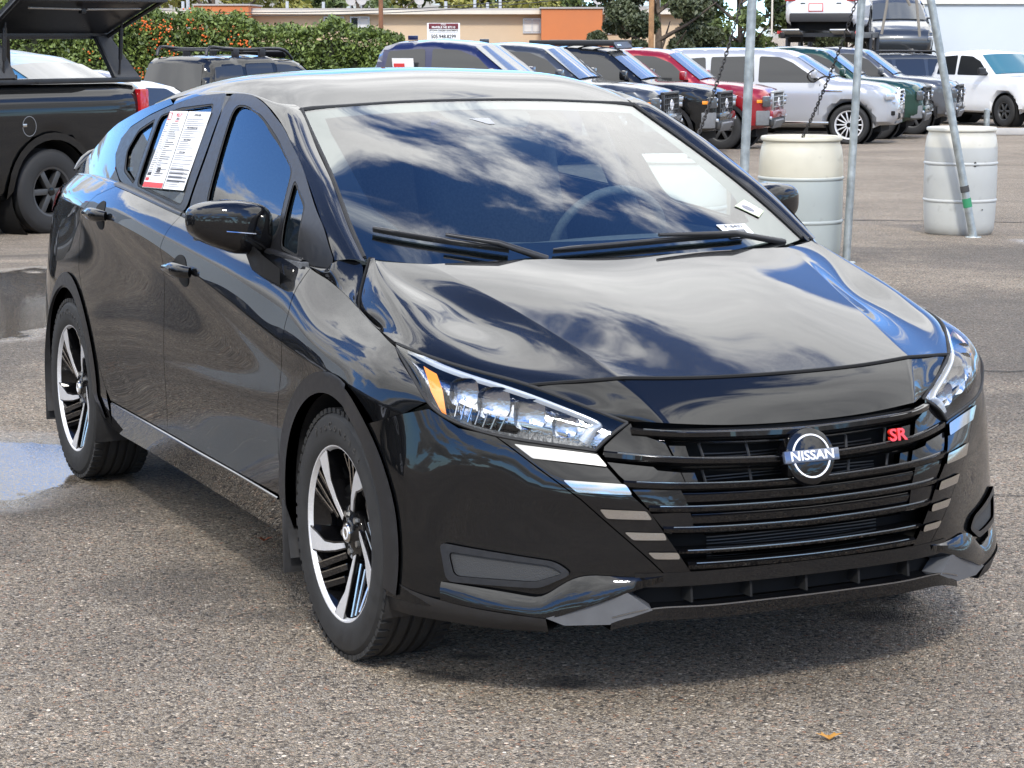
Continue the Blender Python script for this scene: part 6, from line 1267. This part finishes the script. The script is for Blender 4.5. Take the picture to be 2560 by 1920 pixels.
for s in (1, -1):
    tube('rack_rail', spl([(-3.45, s*.62, 1.86), (-3.40, s*.62, 1.99), (-3.2, s*.62, 2.01), (-1.7, s*.62, 1.98), (-1.35, s*.62, 1.93), (-1.15, s*.60, 1.78)], 26), .030, 'satin_black', rk, 8)
    for x in (-2.7, -2.0): box('rack_foot', (x, s*.62, 1.90), (.16, .06, .16), 'satin_black', rk, bevel=.02)
for x in (-3.1, -2.5, -1.9): tube('rack_crossbar', [(x, -.62, 1.95), (x, .62, 1.95)], .018, 'satin_black', rk, 6)
box('wind_deflector', (-1.30, 0, 1.88), (.05, 1.1, .14), 'satin_black', rk, Matrix.Rotation(R(-40), 3, 'Y'), .015); tube('rear_wiper', [(-3.80, .1, 1.20), (-3.80, -.1, 1.24), (-3.79, -.42, 1.19)], .014, 'satin_black', xt, 6)
for s in (1, -1): box('tail_light', (-3.79, s*.84, 1.0), (.06, .12, .34), 'red_lens', xt, bevel=.02)
# ---------------------------------------------------------------- car transporter with its load
hz0 = float(gz(62)); hl_ = empty('car_transporter', LOT(61, 8.25), math.atan2(FH[1], FH[0])-R(14)); tag(hl_, 'dark steel car transporter deck with ramps and red markers', 'trailer')
DK = 2.44
for s in (1, -1): box('deck_rail', (1.9, s*.92, DK-.12), (6.5, .14, .16), 'satin_black', hl_, bevel=.02); box('deck_track', (1.9, s*.62, DK-.03), (6.5, .42, .05), 'steel_dark', hl_)
for k in range(9): box('deck_beam', (-1.2+.78*k, 0, DK-.11), (.09, 1.8, .10), 'satin_black', hl_)
for s in (1, -1):
    for x in (-.2, 2.6, 4.8): tube('deck_post', [(x, s*.95, .5), (x+.25, s*.95, DK-.1)], .07, 'satin_black', hl_, 8)
    box('loading_ramp', (-1.75, s*.62, DK-.03), (1.0, .46, .04), 'steel', hl_, Matrix.Rotation(R(6), 3, 'Y'), .01); box('marker_strip', (-1.30, s*1.0, DK-.04), (.9, .02, .07), 'ink_red', hl_); box('lower_beam', (1.9, s*.9, .85), (6.4, .16, .22), 'satin_black', hl_, bevel=.02)
tube('stake', [(-1.0, 1.25, DK-.1), (-1.0, 1.25, DK+.95)], .025, 'fascia', hl_, 6)
HY = hl_.rotation_euler[2]
def on_deck(x, y, z): p = Matrix.Translation(hl_.location) @ Matrix.Rotation(HY, 4, 'Z') @ Vector((x, y, z)); return tuple(p)
wu = vehicle('sport_utility', 'white sport utility riding tail-first on the transporter deck', on_deck(2.9, 0, DK-.24), HY, 'white_paint', CROSS, .92, 1.02, .28, 2.7, None, CWIN, ((-.25,1.09),(-1.06,1.475)), 'car', None, .37, .235, 5, 'steel_dark', rear_ws=((-3.50,1.13),(-2.92,1.515)), tail=.10, scale=1.05)
for s in (1, -1): box('tail_light', (-3.55, s*.70, .98), (.10, .40, .05), 'red_lens', wu, Matrix.Rotation(R(12*s), 3, 'Z'), .015)
box('rear_bumper', (-3.56, 0, .55), (.14, 1.55, .22), 'plastic_black', wu, bevel=.04); box('number_plate', (-3.615, .12, .80), (.02, .32, .16), 'paper', wu); box('plate_frame', (-3.605, .12, .80), (.02, .36, .20), 'ink_red', wu); box('tail_strip', (-3.585, 0, .90), (.03, 1.0, .03), 'gloss_black', wu)
gw = vehicle('wagon', 'dark grey wagon on the lower front deck of the transporter', on_deck(8.6, -1.3, 1.55), HY+math.pi+R(12), 'graphite_paint', CROSS, .90, 1.02, .28, 2.7, None, CWIN, ((-.25,1.09),(-1.06,1.475)), 'car', None, .34, .22, 5, 'steel_dark', scale=1.06); gw.rotation_euler[1] = R(8)
for s in (1, -1): box('headlight', (.66, s*.66, .74), (.16, .36, .10), 'lamp_glass', gw, Matrix.Rotation(R(-30*s), 3, 'Z'), .02)
for s in (1, -1): box('deck_rail', (7.2, s*.92-1.0, 1.45), (4.5, .14, .20), 'satin_black', hl_, Matrix.Rotation(R(10), 3, 'Y'), .02)
# notices in the windscreens and side window of the blue pickup
bt = [o for o in bpy.data.objects if o.name == 'pickup_truck'][0]
bxn = box('window_notice', (-2.14, -.905, 1.47), (.34, .006, .26), 'paper', bt, Matrix.Rotation(R(14), 3, 'X')); box('notice_print', (-2.20, -.912, 1.45), (.17, .006, .14), 'ink_red', bt, Matrix.Rotation(R(14), 3, 'X'))
# fallen leaves on the asphalt
mat('leaf_orange', (.45, .22, .04), .7); mat('leaf_red', (.30, .08, .03), .7)
for s_, t_, sz, m_, lb in ((4.93, .71, .035, 'leaf_orange', 'fallen yellow-orange leaf on the asphalt in front of the sedan'), (6.93, -.77, .03, 'leaf_red', 'fallen reddish leaf beside the sedan sill behind the front wheel')):
    bm = bmesh.new(); pr = [(0,-.9),(.35,-.5),(.6,-.6),(.5,-.1),(.95,.1),(.5,.35),(.4,.8),(.1,.55),(0,1),(-.15,.55),(-.45,.8),(-.45,.3),(-.9,.1),(-.5,-.1),(-.55,-.6),(-.3,-.5)]
    vs = [bm.verts.new((x*sz, y*sz*.55, .006+.012*abs(x)*abs(y)+.01*abs(x))) for x, y in pr]; c = bm.verts.new((0, 0, .004))
    for i in range(len(vs)): bm.faces.new((vs[i], vs[(i+1) % len(vs)], c))
    o = bmobj('fallen_leaf', bm, m_); o.location = LOT(s_, t_); o.rotation_euler = (0, 0, 1.1); tag(o, lb, 'leaf')
# ---------------------------------------------------------------- unseen showroom and cars added beyond the left edge for the doors to mirror
sh = empty('showroom', (-26, -16, 0), R(66)); tag(sh, 'low white showroom with dark windows, added unseen for the door reflections', 'building')
box('wall', (0, 0, 2.2), (26, 6, 4.4), 'white_wall', sh); box('window_band', (0, 3.03, 1.5), (24, .06, 2.2), 'window_dark', sh); box('sign_band', (0, 3.1, 3.6), (26.1, .12, .5), 'ink_red', sh)
for k, (x, y, b_, lb) in enumerate(((-7.0, -4.0, 'dark_paint', 'unseen black crossover, added off to the side for the door reflections'), (-11.0, -5.7, 'dark_paint', 'second unseen black crossover, added off to the side for the door reflections'), (-4.6, -6.4, 'graphite_paint', 'unseen grey crossover, added off to the side for the door reflections'), (-15.2, -7.4, 'dark_paint', 'black crossover furthest off to the side, added unseen for the door reflections'))):
    vehicle('crossover', lb, (x, y, 0), R(112), b_, CROSS, .88, 1.02, .30, 2.62, None, CWIN, ((-.25,1.09),(-1.06,1.475)), 'car', 'unseen cars added for the door reflections', .34, .22, 5, scale=1.2, hh=.16)
